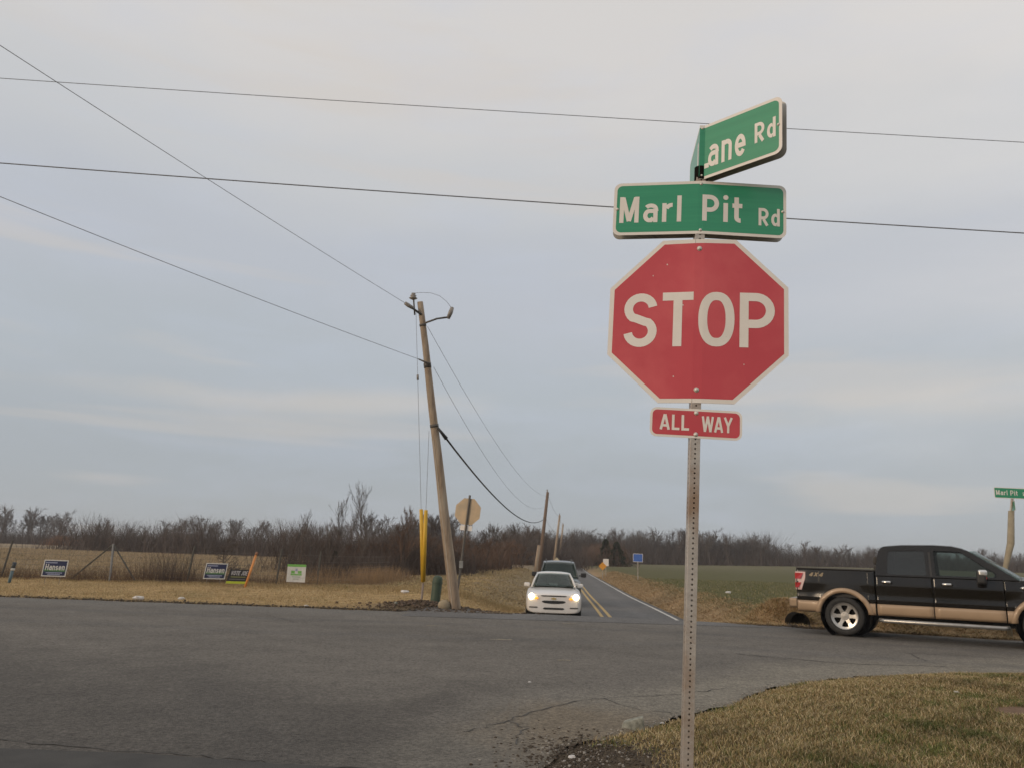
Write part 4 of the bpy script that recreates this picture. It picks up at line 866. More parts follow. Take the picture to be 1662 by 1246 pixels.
# ------------------------------------------------------------------ grass
grass_m = attr_mat('grass_blades', 'tint', rough=.85, ns=4, amp=.12, bump=0, spec=.15, ns2=.8, amp2=.1)
def blades(name, x, y, hgt, wd, tint, label, seed, lean=.55, cat='grass'):
    far = seed != 21
    R_ = np.random.default_rng(seed); n = len(x); z = H(x, y) - .01; a = R_.uniform(0, 2 * PI, n); b = a + R_.normal(PI / 2, .5, n)
    ln = lean * R_.uniform(.2, 1.5, n) * hgt; ww = wd * R_.uniform(.6, 1.3, n)
    bx, by = np.cos(a) * ww, np.sin(a) * ww; lx, ly = np.cos(b) * ln, np.sin(b) * ln
    V = np.concatenate([np.stack([x - bx, y - by, z], 1), np.stack([x + bx, y + by, z], 1), np.stack([x + lx * .35 + bx * .7, y + ly * .35 + by * .7, z + hgt * .6], 1), np.stack([x + lx * .35 - bx * .7, y + ly * .35 - by * .7, z + hgt * .6], 1), np.stack([x + lx, y + ly, z + hgt * .95 * np.clip(1 - lean * .2, .5, 1)], 1)])
    i = np.arange(n); T1 = np.stack([i, i + n, i + 2 * n], 1); T2 = np.stack([i, i + 2 * n, i + 3 * n], 1); T3 = np.stack([i + 3 * n, i + 2 * n, i + 4 * n], 1)
    if far:    # seen from afar: one bent sliver each
        V = np.concatenate([V[:2 * n], V[4 * n:]]); Fc = np.stack([i, i + n, i + 2 * n], 1); k_ = 3
    else: Fc = np.concatenate([T1, T2, T3]); k_ = 5
    o = np_mesh(name, V, Fc, grass_m, col=np.tile(tint, (k_, 1))); tag(o, label, cat, None, 'stuff'); return o
def tints(n, seed, mixg=.2, base=(.40, .285, .13), gr=(.12, .135, .045), pale=(.52, .41, .23), dk_=(.22, .15, .085), gm=None):
    R_ = np.random.default_rng(seed); u = R_.random(n)[:, None]; c = np.array(base) * R_.uniform(.75, 1.2, (n, 1)); c = np.where(u > .72, np.array(pale) * R_.uniform(.8, 1.1, (n, 1)), c); c = np.where(u < .15, np.array(dk_), c)
    g_ = R_.random(n) < (mixg if gm is None else gm); c[g_] = np.array(gr) * R_.uniform(.7, 1.3, (g_.sum(), 1)); return c
R1 = np.random.default_rng(5)
n = 800000; y = 4.2 + 8.6 * R1.random(n) ** 1.0; x = .2 + 9.5 * R1.random(n)
gap = ynear(x) - y; patch = wob(x, y, .8, 5)
inview = (x < .72 * y + 1.0) & (y > 4.2)
keep = (gap > .05 + .10 * R1.random(n)) & inview & (np.hypot((x - .62), (y - 6.1) / 1.25) > .42 + .45 * R1.random(n)) & (R1.random(n) < np.clip(gap * 2.2, .12, 1)) & (wob(x, y, 2.1, 4) + .5 * wob(x, y, 5.5, 1) < .75 + .5 * R1.random(n)) & ((np.hypot((x - 5.6) / .9, (y - 8.4) / .45) > .55 + .4 * R1.random(n)))
x, y, patch, gap = x[keep], y[keep], patch[keep], gap[keep]
tuft = ss(.1, .9, wob(x, y, 3.1, 7)) * ss(.2, 1, wob(x, y, 1.9, 2)); hh = (.030 + .045 * R1.random(len(x)) ** 1.3) * (.8 + .45 * ss(-.3, .8, patch) + 1.1 * tuft)
gm = .15 + .55 * ss(.15, .8, wob(x, y, 1.3, 9)) + .18 * ss(1.2, 3.5, gap)
mt_ = (1 - .32 * ss(.0, .8, wob(x, y, .55, 1) + .5 * wob(x, y, 1.7, 6)) + .12 * ss(.2, .9, wob(x, y, .9, 8)))[:, None]
blades('grass', x, y, hh, .0014 + .00022 * y, mt_ * tints(len(x), 6, gm=gm, base=(.34, .255, .125), pale=(.54, .44, .27), gr=(.13, .145, .05), dk_=(.17, .12, .07)), 'dry lawn grass on the near verge around the stop sign post', 21, lean=.75)
# left verge
n = 330000; x = R1.uniform(-30, 3.2, n); y = yfar(x) + .12 + 9.5 * R1.random(n) ** 1.2
D_ = x - xc(y); keep = (D_ < -2.9 - .3 * R1.random(n)) & (np.hypot((x + 1.9) / 2.0, (y - 21.7) / .9) > .7 + .5 * R1.random(n)) & (np.abs(x) < .75 * y + 1); x, y = x[keep], y[keep]
blades('grass', x, y, .035 + .045 * R1.random(len(x)) + .12 * ss(5.8, 8.5, y - yfar(x)), .0045, tints(len(x), 8, base=(.41, .30, .155), pale=(.54, .42, .25), gm=.10 + .2 * ss(.3, .9, wob(x, y, .7, 2))), 'straw coloured grass on the far verge below the yard signs', 22, lean=.9)
n = 90000; y = 30 + 62 * R1.random(n) ** 1.5; x = xc(y) - 2.95 - R1.random(n) ** .8 * (3.5 + .08 * y)
blades('grass', x, y, .05 + .07 * R1.random(n), .008 + .0001 * y, tints(n, 9, .1, base=(.44, .32, .16), pale=(.56, .44, .25)), 'straw coloured grass sloping to the road behind the white car', 23, lean=1.3)
# stubble rows in the left field
n = 130000; y = 31 + 95 * R1.random(n) ** 1.5; x = R1.uniform(-.72, -.02, n) * y - 3; row = np.round(y / .76) * .76; y = row + R1.normal(0, .07, n); k2 = (x - xc(y) < -9) & (x < -6 - .0 * y); x, y = x[k2], y[k2]
blades('stubble', x, y, .10 + .10 * R1.random(len(x)), .006 + .00022 * y, tints(len(x), 31, .02, base=(.34, .26, .16), pale=(.46, .37, .24), dk_=(.17, .125, .08)), 'cut crop stubble in rows across the tan field', 27, lean=.4, cat='stubble')
# right bank: long flattened grass
n = 170000; y = 18 + 75 * R1.random(n) ** 1.6; x = np.where(R1.random(n) < .5, xc(y) + 2.8 + 3.6 * R1.random(n), xc(y) + 2.8 + 16 * R1.random(n)); s_ = y - yfar(x); D_ = x - xc(y)
k2 = np.minimum(s_ + .4 * wob(x, y, 1), D_ - 1.4 + .4 * wob(x, y, .9)); k2 = np.minimum(s_ + .5 * wob(x, y, 1), D_ - .4 + .4 * wob(x, y, .9)); keep = (s_ > .25) & (k2 < 4.2 + .8 * (R1.random(n) - .5)) & (k2 > -9) & clear_pipe(x, y); x, y, s_ = x[keep], y[keep], s_[keep]
blades('bank_grass', x, y, (.05 + .11 * R1.random(len(x))) * (1 + .5 * wob(x, y, 1.4)).clip(.4, 2), (.0055 + .00012 * y), tints(len(x), 10, .05, base=(.38, .26, .14), pale=(.52, .39, .23), dk_=(.18, .12, .07)), 'long brown flattened grass on the ditch bank right of the road', 24, lean=1.8)
n = 110000; x = R1.uniform(6, 26, n); s_ = .3 + 3.9 * R1.random(n); y = yfar(x) + s_; k2 = clear_pipe(x, y); x, y = x[k2], y[k2]; n = len(x)
blades('bank_grass', x, y, (.06 + .13 * R1.random(n)) * (1 + .5 * wob(x, y, 1.4)).clip(.4, 2), .008, tints(n, 11, .12, base=(.38, .265, .135), pale=(.52, .39, .23), dk_=(.18, .12, .07)), 'long tan grass on the ditch bank behind the pickup truck', 25, lean=1.6)
n = 80000; y = 22 + 40 * R1.random(n) ** 1.4; x = xc(y) + 4 + 30 * R1.random(n)
k2 = (np.minimum(y - yfar(x), x - xc(y) - .4) > 3.8); x, y = x[k2], y[k2]
blades('field_grass', x, y, .06 + .05 * R1.random(len(x)), .009, tints(len(x), 12, .68, base=(.2, .18, .08), gr=(.10, .11, .036)), 'short green winter crop in the field right of the road', 26)

# ------------------------------------------------------------------ stones, clods, litter
conc = mat('concrete_stone', (.31, .31, .26), .9, (.11, .112, .09), 14, bump=.4); gravel = [mat('gravel_light', (.34, .32, .29), .9, (.22, .2, .18), 30), mat('gravel_dark', (.085, .065, .048), .95, (.05, .04, .03), 30)]
Z0 = float(H(1.22, 7.52))
stn = MB(); stn.add([(-.14, -.05, -.02), (.08, -.075, -.02), (.10, .07, -.02), (-.12, .06, -.02), (-.11, -.035, .05), (.07, -.055, .105), (.085, .055, .10), (-.09, .045, .055)], [(0, 1, 5, 4), (1, 2, 6, 5), (2, 3, 7, 6), (3, 0, 4, 7), (4, 5, 6, 7), (3, 2, 1, 0)])
o = bevel(stn.build('concrete_chunk', conc, loc=(1.22, 7.52, Z0 + .005)), .012); tag(o, 'grey-green broken chunk of concrete lying at the asphalt edge left of the post', 'rock')
def scatter(name, fx, n, rmin, rmax, m, label, seed, cat='gravel'):
    R_ = random.Random(seed); mb = MB()
    for i in range(n):
        x, y = fx(R_); r_ = rmin + (rmax - rmin) * R_.random() ** 2.5; mb.blob((x, y, float(H(x, y, True)) + r_ * .3 + .01), (r_, r_ * R_.uniform(.6, 1), r_ * R_.uniform(.35, .8)), i, n=5, m=3, amp=.3)
    return tag(mb.build(name, m), label, cat, None, 'stuff')
scatter('gravel', lambda r: (r.gauss(.62, .26), r.gauss(6.25, .40)), 420, .003, .015, gravel[0], 'pale gravel and shell bits in the dirt at the bottom of the corner', 1)
scatter('soil_clods', lambda r: (r.gauss(.66, .28), r.gauss(6.3, .42)), 2400, .003, .016, gravel[1], 'dark soil clods in the dirt at the bottom of the corner', 2)
def alongnear(r): x = r.uniform(.9, 7); return (x, float(ynear(x)) + r.gauss(.03, .1))
scatter('gravel', alongnear, 900, .003, .014, gravel[0], 'fine gravel along the edge of the near grass', 3)
def alongfar(r):
    x = r.uniform(-17, .2) if r.random() < .85 else r.uniform(6.2, 8.5); return (x, float(yfar(x)) + abs(r.gauss(.1, .2)))
scatter('soil_clods', alongfar, 2600, .008, .04, gravel[1], 'dark clods and rotten leaves along the far road edge', 4)
scatter('soil_clods', lambda r: (r.gauss(-1.9, .9), r.gauss(21.7, .35)), 800, .015, .065, mat('leaf_litter', (.12, .085, .06), .95, (.07, .05, .035), 8), 'dark soil and leaves heaped around the foot of the leaning pole', 5)
scatter('soil_clods', lambda r: (r.uniform(6.9, 9.5), float(yfar(8)) + r.uniform(.4, 1.6)), 300, .02, .09, gravel[1], 'dark clods around the culvert mouth', 6)
def rock(x, y, r_, label, m=conc, seed=0):
    o = MB().blob((0, 0, 0), r_, seed, n=9, m=6, amp=.16).build('rock', m, None, True, (x, y, float(H(x, y)) + r_[2] * .5)); tag(o, label, 'rock')
rock(-1.62, 21.35, (.17, .13, .15), 'tan boulder at the foot of the leaning utility pole', mat('tan_stone', (.34, .28, .19), .9, (.24, .2, .14), 5), 3)
rock(-2.95, 21.6, (.05, .05, .05), 'small pale stone in the dirt left of the pedestal', seed=5)
litw = mat('paper_white', (.62, .6, .58), .7)
def litter(x, y, s, label, seed):
    o = MB().blob((0, 0, 0), (s, s * .6, s * .4), seed, n=7, m=4, amp=.35).build('litter', litw, None, False, (x, y, float(H(x, y)) + s * .3)); tag(o, label, 'litter')
litter(-9.95, 21.75, .15, 'crumpled white litter at the road edge below the wire fence', 1); litter(-8.9, 22.0, .10, 'small flattened white litter piece right of the larger one at the road edge', 2)
litter(-3.4, 27.0, .14, 'white scrap lying in the straw grass left of the yellow guards', 3); litter(10.1, 36.0, .14, 'white scrap in the green field right of the post', 4)
litter(5.35, 9.6, .035, 'tiny white scrap in the near grass on the right', 5); litter(6.1, 8.3, .03, 'tiny pale scrap on bare soil at the lower right', 6); litter(1.52, 7.75, .025, 'tiny white scrap in the dirt beside the concrete chunk', 7); litter(.55, 6.35, .04, 'white scrap in the dirt at the bottom of the corner', 8); litter(.33, 9.9, .03, 'tiny white scrap on the asphalt left of the post', 9)
litter(-5.3, 21.35, .07, 'small white scrap at the road edge left of the guards', 11)
# culvert
CV = thing('culvert_pipe', (7.85, 21.46, -.19), 'dark open culvert pipe mouth in the grassy bank behind the truck bumper', 'culvert')
Mx = Matrix.Translation((0, -.15, .18)) @ Matrix.Rotation(rad(-90), 4, 'X')
MB().lathe([(.25, .35), (.25, -.05), (.27, -.05), (.27, .35)], 20, Mx).build('pipe', mat('corrugated_pipe', (.014, .012, .01), 1.0, spec=.05), CV, True)
MB().lathe([(.0, .13), (.252, .13)], 20, Mx).build('pipe_inside', dk, CV)

# ------------------------------------------------------------------ vehicles (local +X forward, origin on the ground under the rear axle)
rubber = mat('tyre_rubber', (.018, .018, .018), .8, (.03, .029, .027), 12, bump=.2)
chrome = mat('chrome', (.75, .73, .70), .24, (.62, .6, .57), 6, metal=1)
black_plastic = mat('black_plastic', (.018, .018, .019), .55)
tan_paint = mat('tan_paint', (.40, .285, .185), .40, (.36, .255, .165), 1.5, metal=.1, coat=.2)
blk_paint = mat('black_paint', (.007, .006, .005), .13, (.011, .009, .007), 1.2)
whi_paint = mat('white_car_paint', (.72, .69, .66), .3, (.66, .635, .60), 1.5, coat=.6)
grn_paint = mat('dark_green_paint', (.05, .062, .058), .3, (.04, .05, .048), 1.5, coat=.6)
red_lens = mat('red_lens', (.45, .02, .025), .15, (.38, .015, .02), 20, coat=1); seatm = mat('seat_cloth', (.06, .055, .05), .8); seatt = mat('tan_seat', (.28, .2, .13), .7)
amber = mat('amber_lens', (.6, .25, .02), .2, emit=((1, .42, .04), 1.1)); lamp_on = mat('headlamp_glow', (.9, .85, .7), .3, emit=((1, .78, .44), 15))
lens = mat('clear_lens', (.5, .52, .52), .1, coat=1)
gl_dark = glass_mat('tinted_glass', (.012, .016, .018), .86); gl_side = glass_mat('side_glass', (.02, .028, .03), .36); gl_wind = glass_mat('windscreen_glass', (.03, .045, .042), .42)
def wheel(parent, x, y, R_, W_, outer, rim_m, spokes=6):
    """outer=+1/-1: the side of the car it sits on"""
    M0 = Matrix.Translation((x, y, R_)) @ Matrix.Rotation(rad(-90) * outer, 4, 'X')    # local +Z = outward
    h = W_ / 2; rr = R_ * .70
    Wh = MB().lathe([(rr, -h * .85), (R_ * .93, -h), (R_ * .985, -h * .8), (R_, -h * .4), (R_, h * .4), (R_ * .985, h * .8), (R_ * .93, h), (R_ * .8, h * 1.04), (rr + .012, h * .93), (rr, h * .85)], 36, M0).build('wheel', rubber, parent, True)
    rim = MB(); rim.lathe([(rr, -h * .8), (rr, h * .86), (rr * .975, h * .93), (rr * .93, h * .86), (rr * .90, h * .4), (rr * .88, -h * .6)], 36, M0)
    rim.lathe([(0, h * .62), (rr * .14, h * .62), (rr * .2, h * .5), (rr * .24, h * .2)], 18, M0)
    rim.lathe([(rr * .99, h * .86), (rr * .90, h * .80), (rr * .80, h * .74), (rr * .78, h * .5)], 36, M0); rim.lathe([(0, h * .66), (rr * .30, h * .64), (rr * .36, h * .5), (rr * .36, h * .2)], 24, M0)
    for k in range(spokes):
        A_ = M0 @ Matrix.Rotation(2 * PI * k / spokes, 4, 'Z')
        for (ra, rb, wa, wb_, za, zb) in ((rr * .28, rr * .58, rr * .15, rr * .115, h * .62, h * .68), (rr * .58, rr * .84, rr * .115, rr * .20, h * .68, h * .76)):
            V = [A_ @ Vector(p) for p in ((ra, -wa, za), (ra, wa, za), (rb, wb_, zb), (rb, -wb_, zb), (ra, -wa * 1.15, za - h * .35), (ra, wa * 1.15, za - h * .35), (rb, wb_ * 1.15, zb - h * .35), (rb, -wb_ * 1.15, zb - h * .35))]
            rim.add(V, [(0, 1, 2, 3), (0, 4, 5, 1), (1, 5, 6, 2), (2, 6, 7, 3), (3, 7, 4, 0)])
        rim.lathe([(0, h * .70), (rr * .035, h * .70), (rr * .035, h * .6)], 8, A_ @ Matrix.Translation((rr * .20, 0, 0)))
    rim.build('rim', rim_m, Wh)
    MB().lathe([(0, h * .05), (rr * .9, h * .05)], 24, M0).build('brake_disc', dk, Wh)
    return Wh
def sheet(name, pts, m, parent, thick=.012, smooth=True):
    """pts: rows x cols grid of points"""
    nr_, nc = len(pts), len(pts[0]); V = [p for row in pts for p in row]
    o = mesh_obj(name, V, [(i * nc + j, i * nc + j + 1, (i + 1) * nc + j + 1, (i + 1) * nc + j) for i in range(nr_ - 1) for j in range(nc - 1)], m, parent, smooth)
    if thick: s_ = o.modifiers.new('thickness', 'SOLIDIFY'); s_.thickness = thick; s_.offset = 0
    return o
def patch(name, a, b, c, d, m, parent, bulge=(0, 0, 0), n=8, thick=.008):
    a, b, c, d, bu = map(Vector, (a, b, c, d, bulge)); g_ = []
    for i in range(n + 1):
        t = i / n; row = []
        for j in range(n + 1): u = j / n; row.append(a.lerp(b, u).lerp(d.lerp(c, u), t) + bu * (4 * u * (1 - u)) + bu * .5 * (4 * t * (1 - t) - 1) * 0)
        g_.append(row)
    return sheet(name, g_, m, parent, thick)
def holed(name, outer, holes, fn, m, parent, thick=.02):
    P = [[Vector((x, z, 0)) for x, z in L_] for L_ in [outer] + holes]; tris = tessellate_polygon(P); flat = [p for L_ in P for p in L_]
    o = mesh_obj(name, [fn(p.x, p.y) for p in flat], tris, m, parent); s_ = o.modifiers.new('thickness', 'SOLIDIFY'); s_.thickness = thick; s_.offset = 0; return o
def roundpoly(pts, r=.05, n=3):
    o = []; k = len(pts)
    for i in range(k):
        p = Vector((*pts[i], 0)); a = Vector((*pts[i - 1], 0)) - p; b = Vector((*pts[(i + 1) % k], 0)) - p; q = min(r, a.length / 2.2, b.length / 2.2); s_, e = p + a.normalized() * q, p + b.normalized() * q
        for j in range(n + 1): t = j / n; v = s_ * (1 - t) ** 2 + p * 2 * t * (1 - t) + e * t * t; o.append((v.x, v.y))
    return o
def text_on(text, size, x0, y0, fn, m, parent, width, t=.16, name='lettering', slant=0): return lettering(text, fn, size, x0, y0, m, parent, t=t, width=width, as_letters=False, name=name, slant=slant)

# ---- pickup
def make_pickup():
    TK = thing('pickup_truck', (0, 0, 0), 'black and tan crew cab pickup truck with chrome wheels driving along the right edge', 'truck')
    WB = 3.68; AR = .50; AZ = .41
    zr_ = [.46, .52, .60, .69, .71, .75, .80, .86, .92, 1.02, 1.10, 1.17, 1.24, 1.30, 1.40]; yr = [.925, .955, .965, .970, .958, .985, .978, .969, .969, .975, .979, .969, .958, .951, .938]
    def ys_(x, z):
        y = np.interp(z, zr_, yr); y -= .16 * ss(4.0, 4.68, x) ** 1.6; y -= .008 * ss(-.7, -1.0, x)
        for c in (0, WB): y += .018 * ss(.80, .50, math.hypot(x - c, z - AZ)) * float(ss(1.18, .98, z))
        return float(y)
    def zb(x):
        z = .46
        for c in (0, WB):
            if abs(x - c) < AR: z = max(z, AZ + math.sqrt(AR * AR - (x - c) ** 2))
        return z
    def panel(name, x0, x1, zt, sgn, m, lowm=True, parent=TK, zmin=None):
        xs_ = sorted(set([x0, x1] + [q for q in np.arange(-1.3, 4.8, .05) if x0 < q < x1] + [q for c in (0, WB) for e in (0, .002, .006, .014, .028) for q in (c - AR + e, c + AR - e, c - AR - e, c + AR + e) if x0 < q < x1]))
        rows = []
        for j in range(len(zr_) + 8):
            row = []
            for x in xs_:
                lo, hi = max(zb(x), zmin or 0), zt(x); zz_ = [lo + (.98 - lo) * q for q in np.linspace(0, 1, 13)] + [.98 + (hi - .98) * q for q in np.linspace(0, 1, 11)[1:]]; z = zz_[j]; row.append((x, sgn * ys_(x, z), z))
            rows.append(row)
        return sheet(name, rows, m, parent, .012)
    belt = lambda x: 1.30 + .0 * x
    bedt = lambda x: 1.40
    hood = lambda x: 1.30 - .10 * ss(3.2, 4.65, x)
    for sg, nm in ((-1, 'r'), (1, 'l')):
        panel('bed_side', -.98, .64, bedt, sg, blk_paint); panel('rear_door', .665, 1.745, belt, sg, blk_paint)
        panel('front_door', 1.757, 3.02, belt, sg, blk_paint); panel('front_fender', 3.035, 4.64, lambda x: float(hood(x)), sg, blk_paint)
        # tan lower trim, following the arch lips
        for x0, x1 in ((-.975, -.48), (.48, .636), (.67, 1.742), (1.76, 3.016), (3.04, 3.21), (4.15, 4.62)):
            g_ = [[(x, sg * (ys_(x, z) + .012), z) for x in np.linspace(x0, x1, 12)] for z in np.linspace(.47, .705, 5)]; sheet('lower_trim', g_, tan_paint, TK, .012)
        for c in (0, WB):
            g_ = []
            for r_, oy in ((AR - .005, -.06), (AR, .022), (AR + .035, .034), (AR + .085, .026), (AR + .10, .004)):
                row = []
                for a in np.linspace(-8, 188, 40):
                    x = c + r_ * math.cos(rad(a)); z = AZ + r_ * math.sin(rad(a)); z = max(z, .47); row.append((x, sg * (ys_(x, z) + oy), z))
                g_.append(row)
            sheet('wheel_arch_trim', g_, tan_paint, TK, .008)
            MB().lathe([(AR + .01, -.25), (AR + .01, .22)], 28, Matrix.Translation((c, sg * .70, AZ)) @ Matrix.Rotation(rad(90), 4, 'X')).build('wheel_well', black_plastic, TK)
            MB().lathe([(.0, 0), (AR + .01, 0)], 28, Matrix.Translation((c, sg * .46, AZ)) @ Matrix.Rotation(rad(90), 4, 'X')).build('wheel_well', black_plastic, TK)
            wheel(TK, c, sg * .86, .41, .27, sg, mat('polished_alloy', (.55, .53, .50), .3, (.45, .43, .4), 8, metal=.8))
        # handles, steps, mirror, lamps
        for x in (.78, 1.92):
            h_ = MB().tube([(x, sg * 1.0, 1.165), (x + .03, sg * 1.03, 1.172), (x + .17, sg * 1.03, 1.172), (x + .20, sg * 1.0, 1.165)], [.016, .03, .03, .016], 8).build('door_handle', chrome, TK, True)
            MB().box((x + .1, sg * .985, 1.155), (.19, .02, .07)).build('handle_recess', black_plastic, h_)
        MB().tube([(.70, sg * 1.0, .38), (.80, sg * 1.06, .37), (2.95, sg * 1.06, .37), (3.05, sg * 1.0, .38)], .042, 10).build('running_board', mat('brushed_step', (.42, .41, .39), .35, metal=.7), TK, True)
        MB().tube([(2.630, sg * .95, 1.26), (2.650, sg * 1.10, 1.30)], .035, 6).build('mirror_arm', black_plastic, TK, True)
        mh = bevel(MB().box((2.650, sg * 1.19, 1.345), (.17, .32, .27)).build('mirror', black_plastic, TK), .04, 3)
        bevel(MB().box((2.675, sg * 1.192, 1.425), (.175, .325, .135)).build('mirror_cap', chrome, mh), .045, 3); MB().box((2.712, sg * 1.20, 1.335), (.07, .22, .035)).build('turn_signal', red_lens, mh)
        tl = bevel(MB().add([(-1.005, sg * .955, .93), (-1.005, sg * .955, 1.33), (-0.770, sg * .997, 1.33), (-0.770, sg * 1.002, 1.20), (-0.870, sg * 1.0, .93), (-0.840, sg * .80, 1.33), (-1.020, sg * .80, 1.33), (-1.020, sg * .80, .93), (-0.840, sg * .80, .93)],
                            [(0, 4, 3, 2, 1), (1, 2, 5, 6), (0, 1, 6, 7), (4, 0, 7, 8), (2, 3, 4, 8, 5)]).build('tail_light', mat('pale_red_lens', (.62, .42, .40), .2, coat=1), TK), .01, 2)
        for za, zc, ex_ in ((1.17, 1.30, .135), (.98, 1.09, .085)): MB().add([(-1.008, sg * .962, za), (-1.008, sg * .962, zc), (-1.015 + ex_ + .06, sg * 1.009, zc), (-1.015 + ex_, sg * 1.009, za), (-1.012, sg * .86, za), (-1.012, sg * .86, zc)], [(0, 1, 2, 3), (0, 4, 5, 1)]).build('red_lens', red_lens, tl)
        if sg == -1: text_on('4X4', .085, -.72, 1.235, lambda u, v, off: Vector((u, -(ys_(u, min(v, 1.39)) + .009 + off), v)), mat('gold_decal', (.26, .20, .12), .5), TK, .30, .2, 'decal', .25)
        MB().tube([(3.30, sg * .985, 1.155), (3.36, sg * .99, 1.16), (3.42, sg * .985, 1.15), (3.62, sg * .985, 1.145)], [.03, .034, .02, .012], 6).build('fender_badge', chrome, TK, True)
        hl = bevel(MB().box((4.58, sg * .70, 1.02), (.16, .30, .26)).build('headlight', lens, TK), .03, 2); MB().box((4.665, sg * .70, .98), (.01, .24, .08)).build('turn_lens', amber, hl)
        # cab side with window openings
        zs_top, zs_b = 1.93, 1.30
        def fs_(x, z, sg=sg): return (x, sg * (.965 - (z - zs_b) / (zs_top - zs_b) * .19), z)
        outer = [(.665, 1.30), (.675, 1.44), (.74, 1.83)] + arc(.90, 1.79, .15, .14, 165, 90, 5) + [(1.3, 1.945), (2.0, 1.94), (2.28, 1.92), (2.44, 1.87), (3.30, 1.30)]
        rw = roundpoly([(.90, 1.335), (.93, 1.83), (1.63, 1.85), (1.66, 1.335)], .05); fw_ = roundpoly([(1.83, 1.335), (1.80, 1.855), (2.30, 1.845), (2.92, 1.41), (2.90, 1.25 + .085), (2.5, 1.335)], .05)
        cs_ = holed('cab_side', outer, [rw, fw_], fs_, blk_paint, TK, .02)
        for w_, gm_ in ((rw, gl_dark), (fw_, gl_side)): mesh_obj('side_window', [Vector(fs_(x, z)) - Vector((0, sg * .004, 0)) for x, z in w_], [tuple(range(len(w_)))], gm_, TK)
        MB().add([fs_(1.725, 1.32), fs_(1.765, 1.32), fs_(1.745, 1.83), fs_(1.71, 1.83)] + [Vector(fs_(x, z)) + Vector((0, sg * .014, 0)) for x, z in ((1.725, 1.32), (1.765, 1.32), (1.745, 1.83), (1.71, 1.83))], [(4, 5, 6, 7), (0, 4, 7, 3), (1, 5, 6, 2)]).build('door_pillar', black_plastic, TK)
    # roof, glass, hood, bed
    rows = []
    for x, z, hw in ((.79, 1.89, .775), (.90, 1.955, .77), (1.2, 1.985, .765), (1.8, 1.995, .765), (2.15, 1.98, .77), (2.34, 1.935, .772), (2.46, 1.865, .78)):
        rows.append([(x, hw * u, z - .045 * abs(u) ** 3 * (x > .85)) for u in np.linspace(-1, 1, 13)])
    sheet('roof', rows, blk_paint, TK, .02)
    ws = patch('windscreen', (2.46, -.75, 1.855), (2.46, .75, 1.855), (3.34, .90, 1.28), (3.34, -.90, 1.28), gl_wind, TK, (.12, 0, .03)); patch('rear_window', (.70, -.80, 1.42), (.70, .80, 1.42), (.80, .72, 1.88), (.80, -.72, 1.88), gl_dark, TK)
    MB().box((.69, 0, 1.36), (.03, 1.86, .12)).build('cab_back', blk_paint, TK)
    for y in (-.3, .35): MB().tube([(3.33, y, 1.33), (3.10, y + .28, 1.47), (2.98, y + .5, 1.54)], .010, 5).build('wiper', black_plastic, ws)
    rows = [[(x, u * (.96 - .16 * float(ss(4.0, 4.7, x)) ** 1.6), z - .05 * abs(u) ** 4 + .03 * math.exp(-((abs(u) - .55) / .15) ** 2)) for u in np.linspace(-1, 1, 25)] for x, z in ((3.16, 1.33), (3.35, 1.335), (3.7, 1.33), (4.1, 1.30), (4.4, 1.26), (4.58, 1.21), (4.64, 1.15))]
    sheet('hood', rows, blk_paint, TK, .015)
    gr_ = bevel(MB().box((4.62, 0, 1.0), (.10, 1.08, .32)).build('grille', chrome, TK), .03, 2)
    for z in (.92, 1.0, 1.08): MB().box((4.675, 0, z), (.02, .98, .045)).build('grille_slot', black_plastic, gr_)
    bevel(MB().box((4.60, 0, .70), (.30, 1.86, .28)).build('front_bumper', chrome, TK), .05, 3); bevel(MB().box((4.56, 0, .50), (.26, 1.70, .14)).build('air_dam', tan_paint, TK), .03)
    rb_ = bevel(MB().box((-1.07, 0, .64), (.20, 1.90, .21)).build('rear_bumper', mat('tan_bumper', (.33, .24, .16), .3, metal=.5), TK), .04, 3)
    tg = bevel(MB().box((-.99, 0, 1.07), (.05, 1.56, .62)).build('tailgate', blk_paint, TK), .015); bevel(MB().box((-1.025, 0, 1.27), (.02, .3, .07)).build('tailgate_handle', black_plastic, tg), .01)
    MB().box((-.18, 0, .80), (1.60, 1.50, .05)).build('bed_floor', black_plastic, TK)
    for sg in (-1, 1): MB().box((-.18, sg * .86, 1.1), (1.60, .04, .6)).build('bed_wall', black_plastic, TK); bevel(MB().box((-.17, sg * .91, 1.412), (1.62, .10, .03)).build('bed_rail', mat('rail_cap', (.05, .048, .044), .5), TK), .01)
    MB().box((.62, 0, 1.1), (.04, 1.74, .6)).build('bed_wall', black_plastic, TK)
    MB().box((1.75, 0, .42), (4.4, 1.0, .16)).build('chassis', black_plastic, TK); MB().box((1.9, 0, .52), (2.5, 1.80, .10)).build('cab_floor', black_plastic, TK)
    for x in (0, WB): MB().tube([(x, -.8, .41), (x, .8, .41)], .06, 8).build('axle', black_plastic, TK)
    MB().lathe([(.02, -.09), (.3, -.1), (.33, 0), (.3, .1), (.02, .1)], 20, Matrix.Translation((-.75, 0, .52))).build('spare_wheel', rubber, TK, True)
    for x, m in ((1.0, seatm), (2.0, seatm)):
        for y in (-.42, .42):
            se = bevel(MB().box((x, y, .95), (.5, .5, .18)).build('seat', m, TK), .05); bevel(MB().box((x - .28, y, 1.25), (.14, .48, .56), Matrix.Rotation(rad(-12), 3, 'Y')).build('backrest', m, se), .05); bevel(MB().box((x - .36, y, 1.62), (.10, .26, .18)).build('headrest', m, se), .04)
    MB().box((2.98, 0, 1.18), (.4, 1.7, .2)).build('dashboard', seatm, TK); MB().lathe([(.17, -.015), (.19, 0), (.17, .015)], 18, Matrix.Translation((2.66, .42, 1.23)) @ Matrix.Rotation(rad(-65), 4, 'Y')).build('steering_wheel', black_plastic, TK)
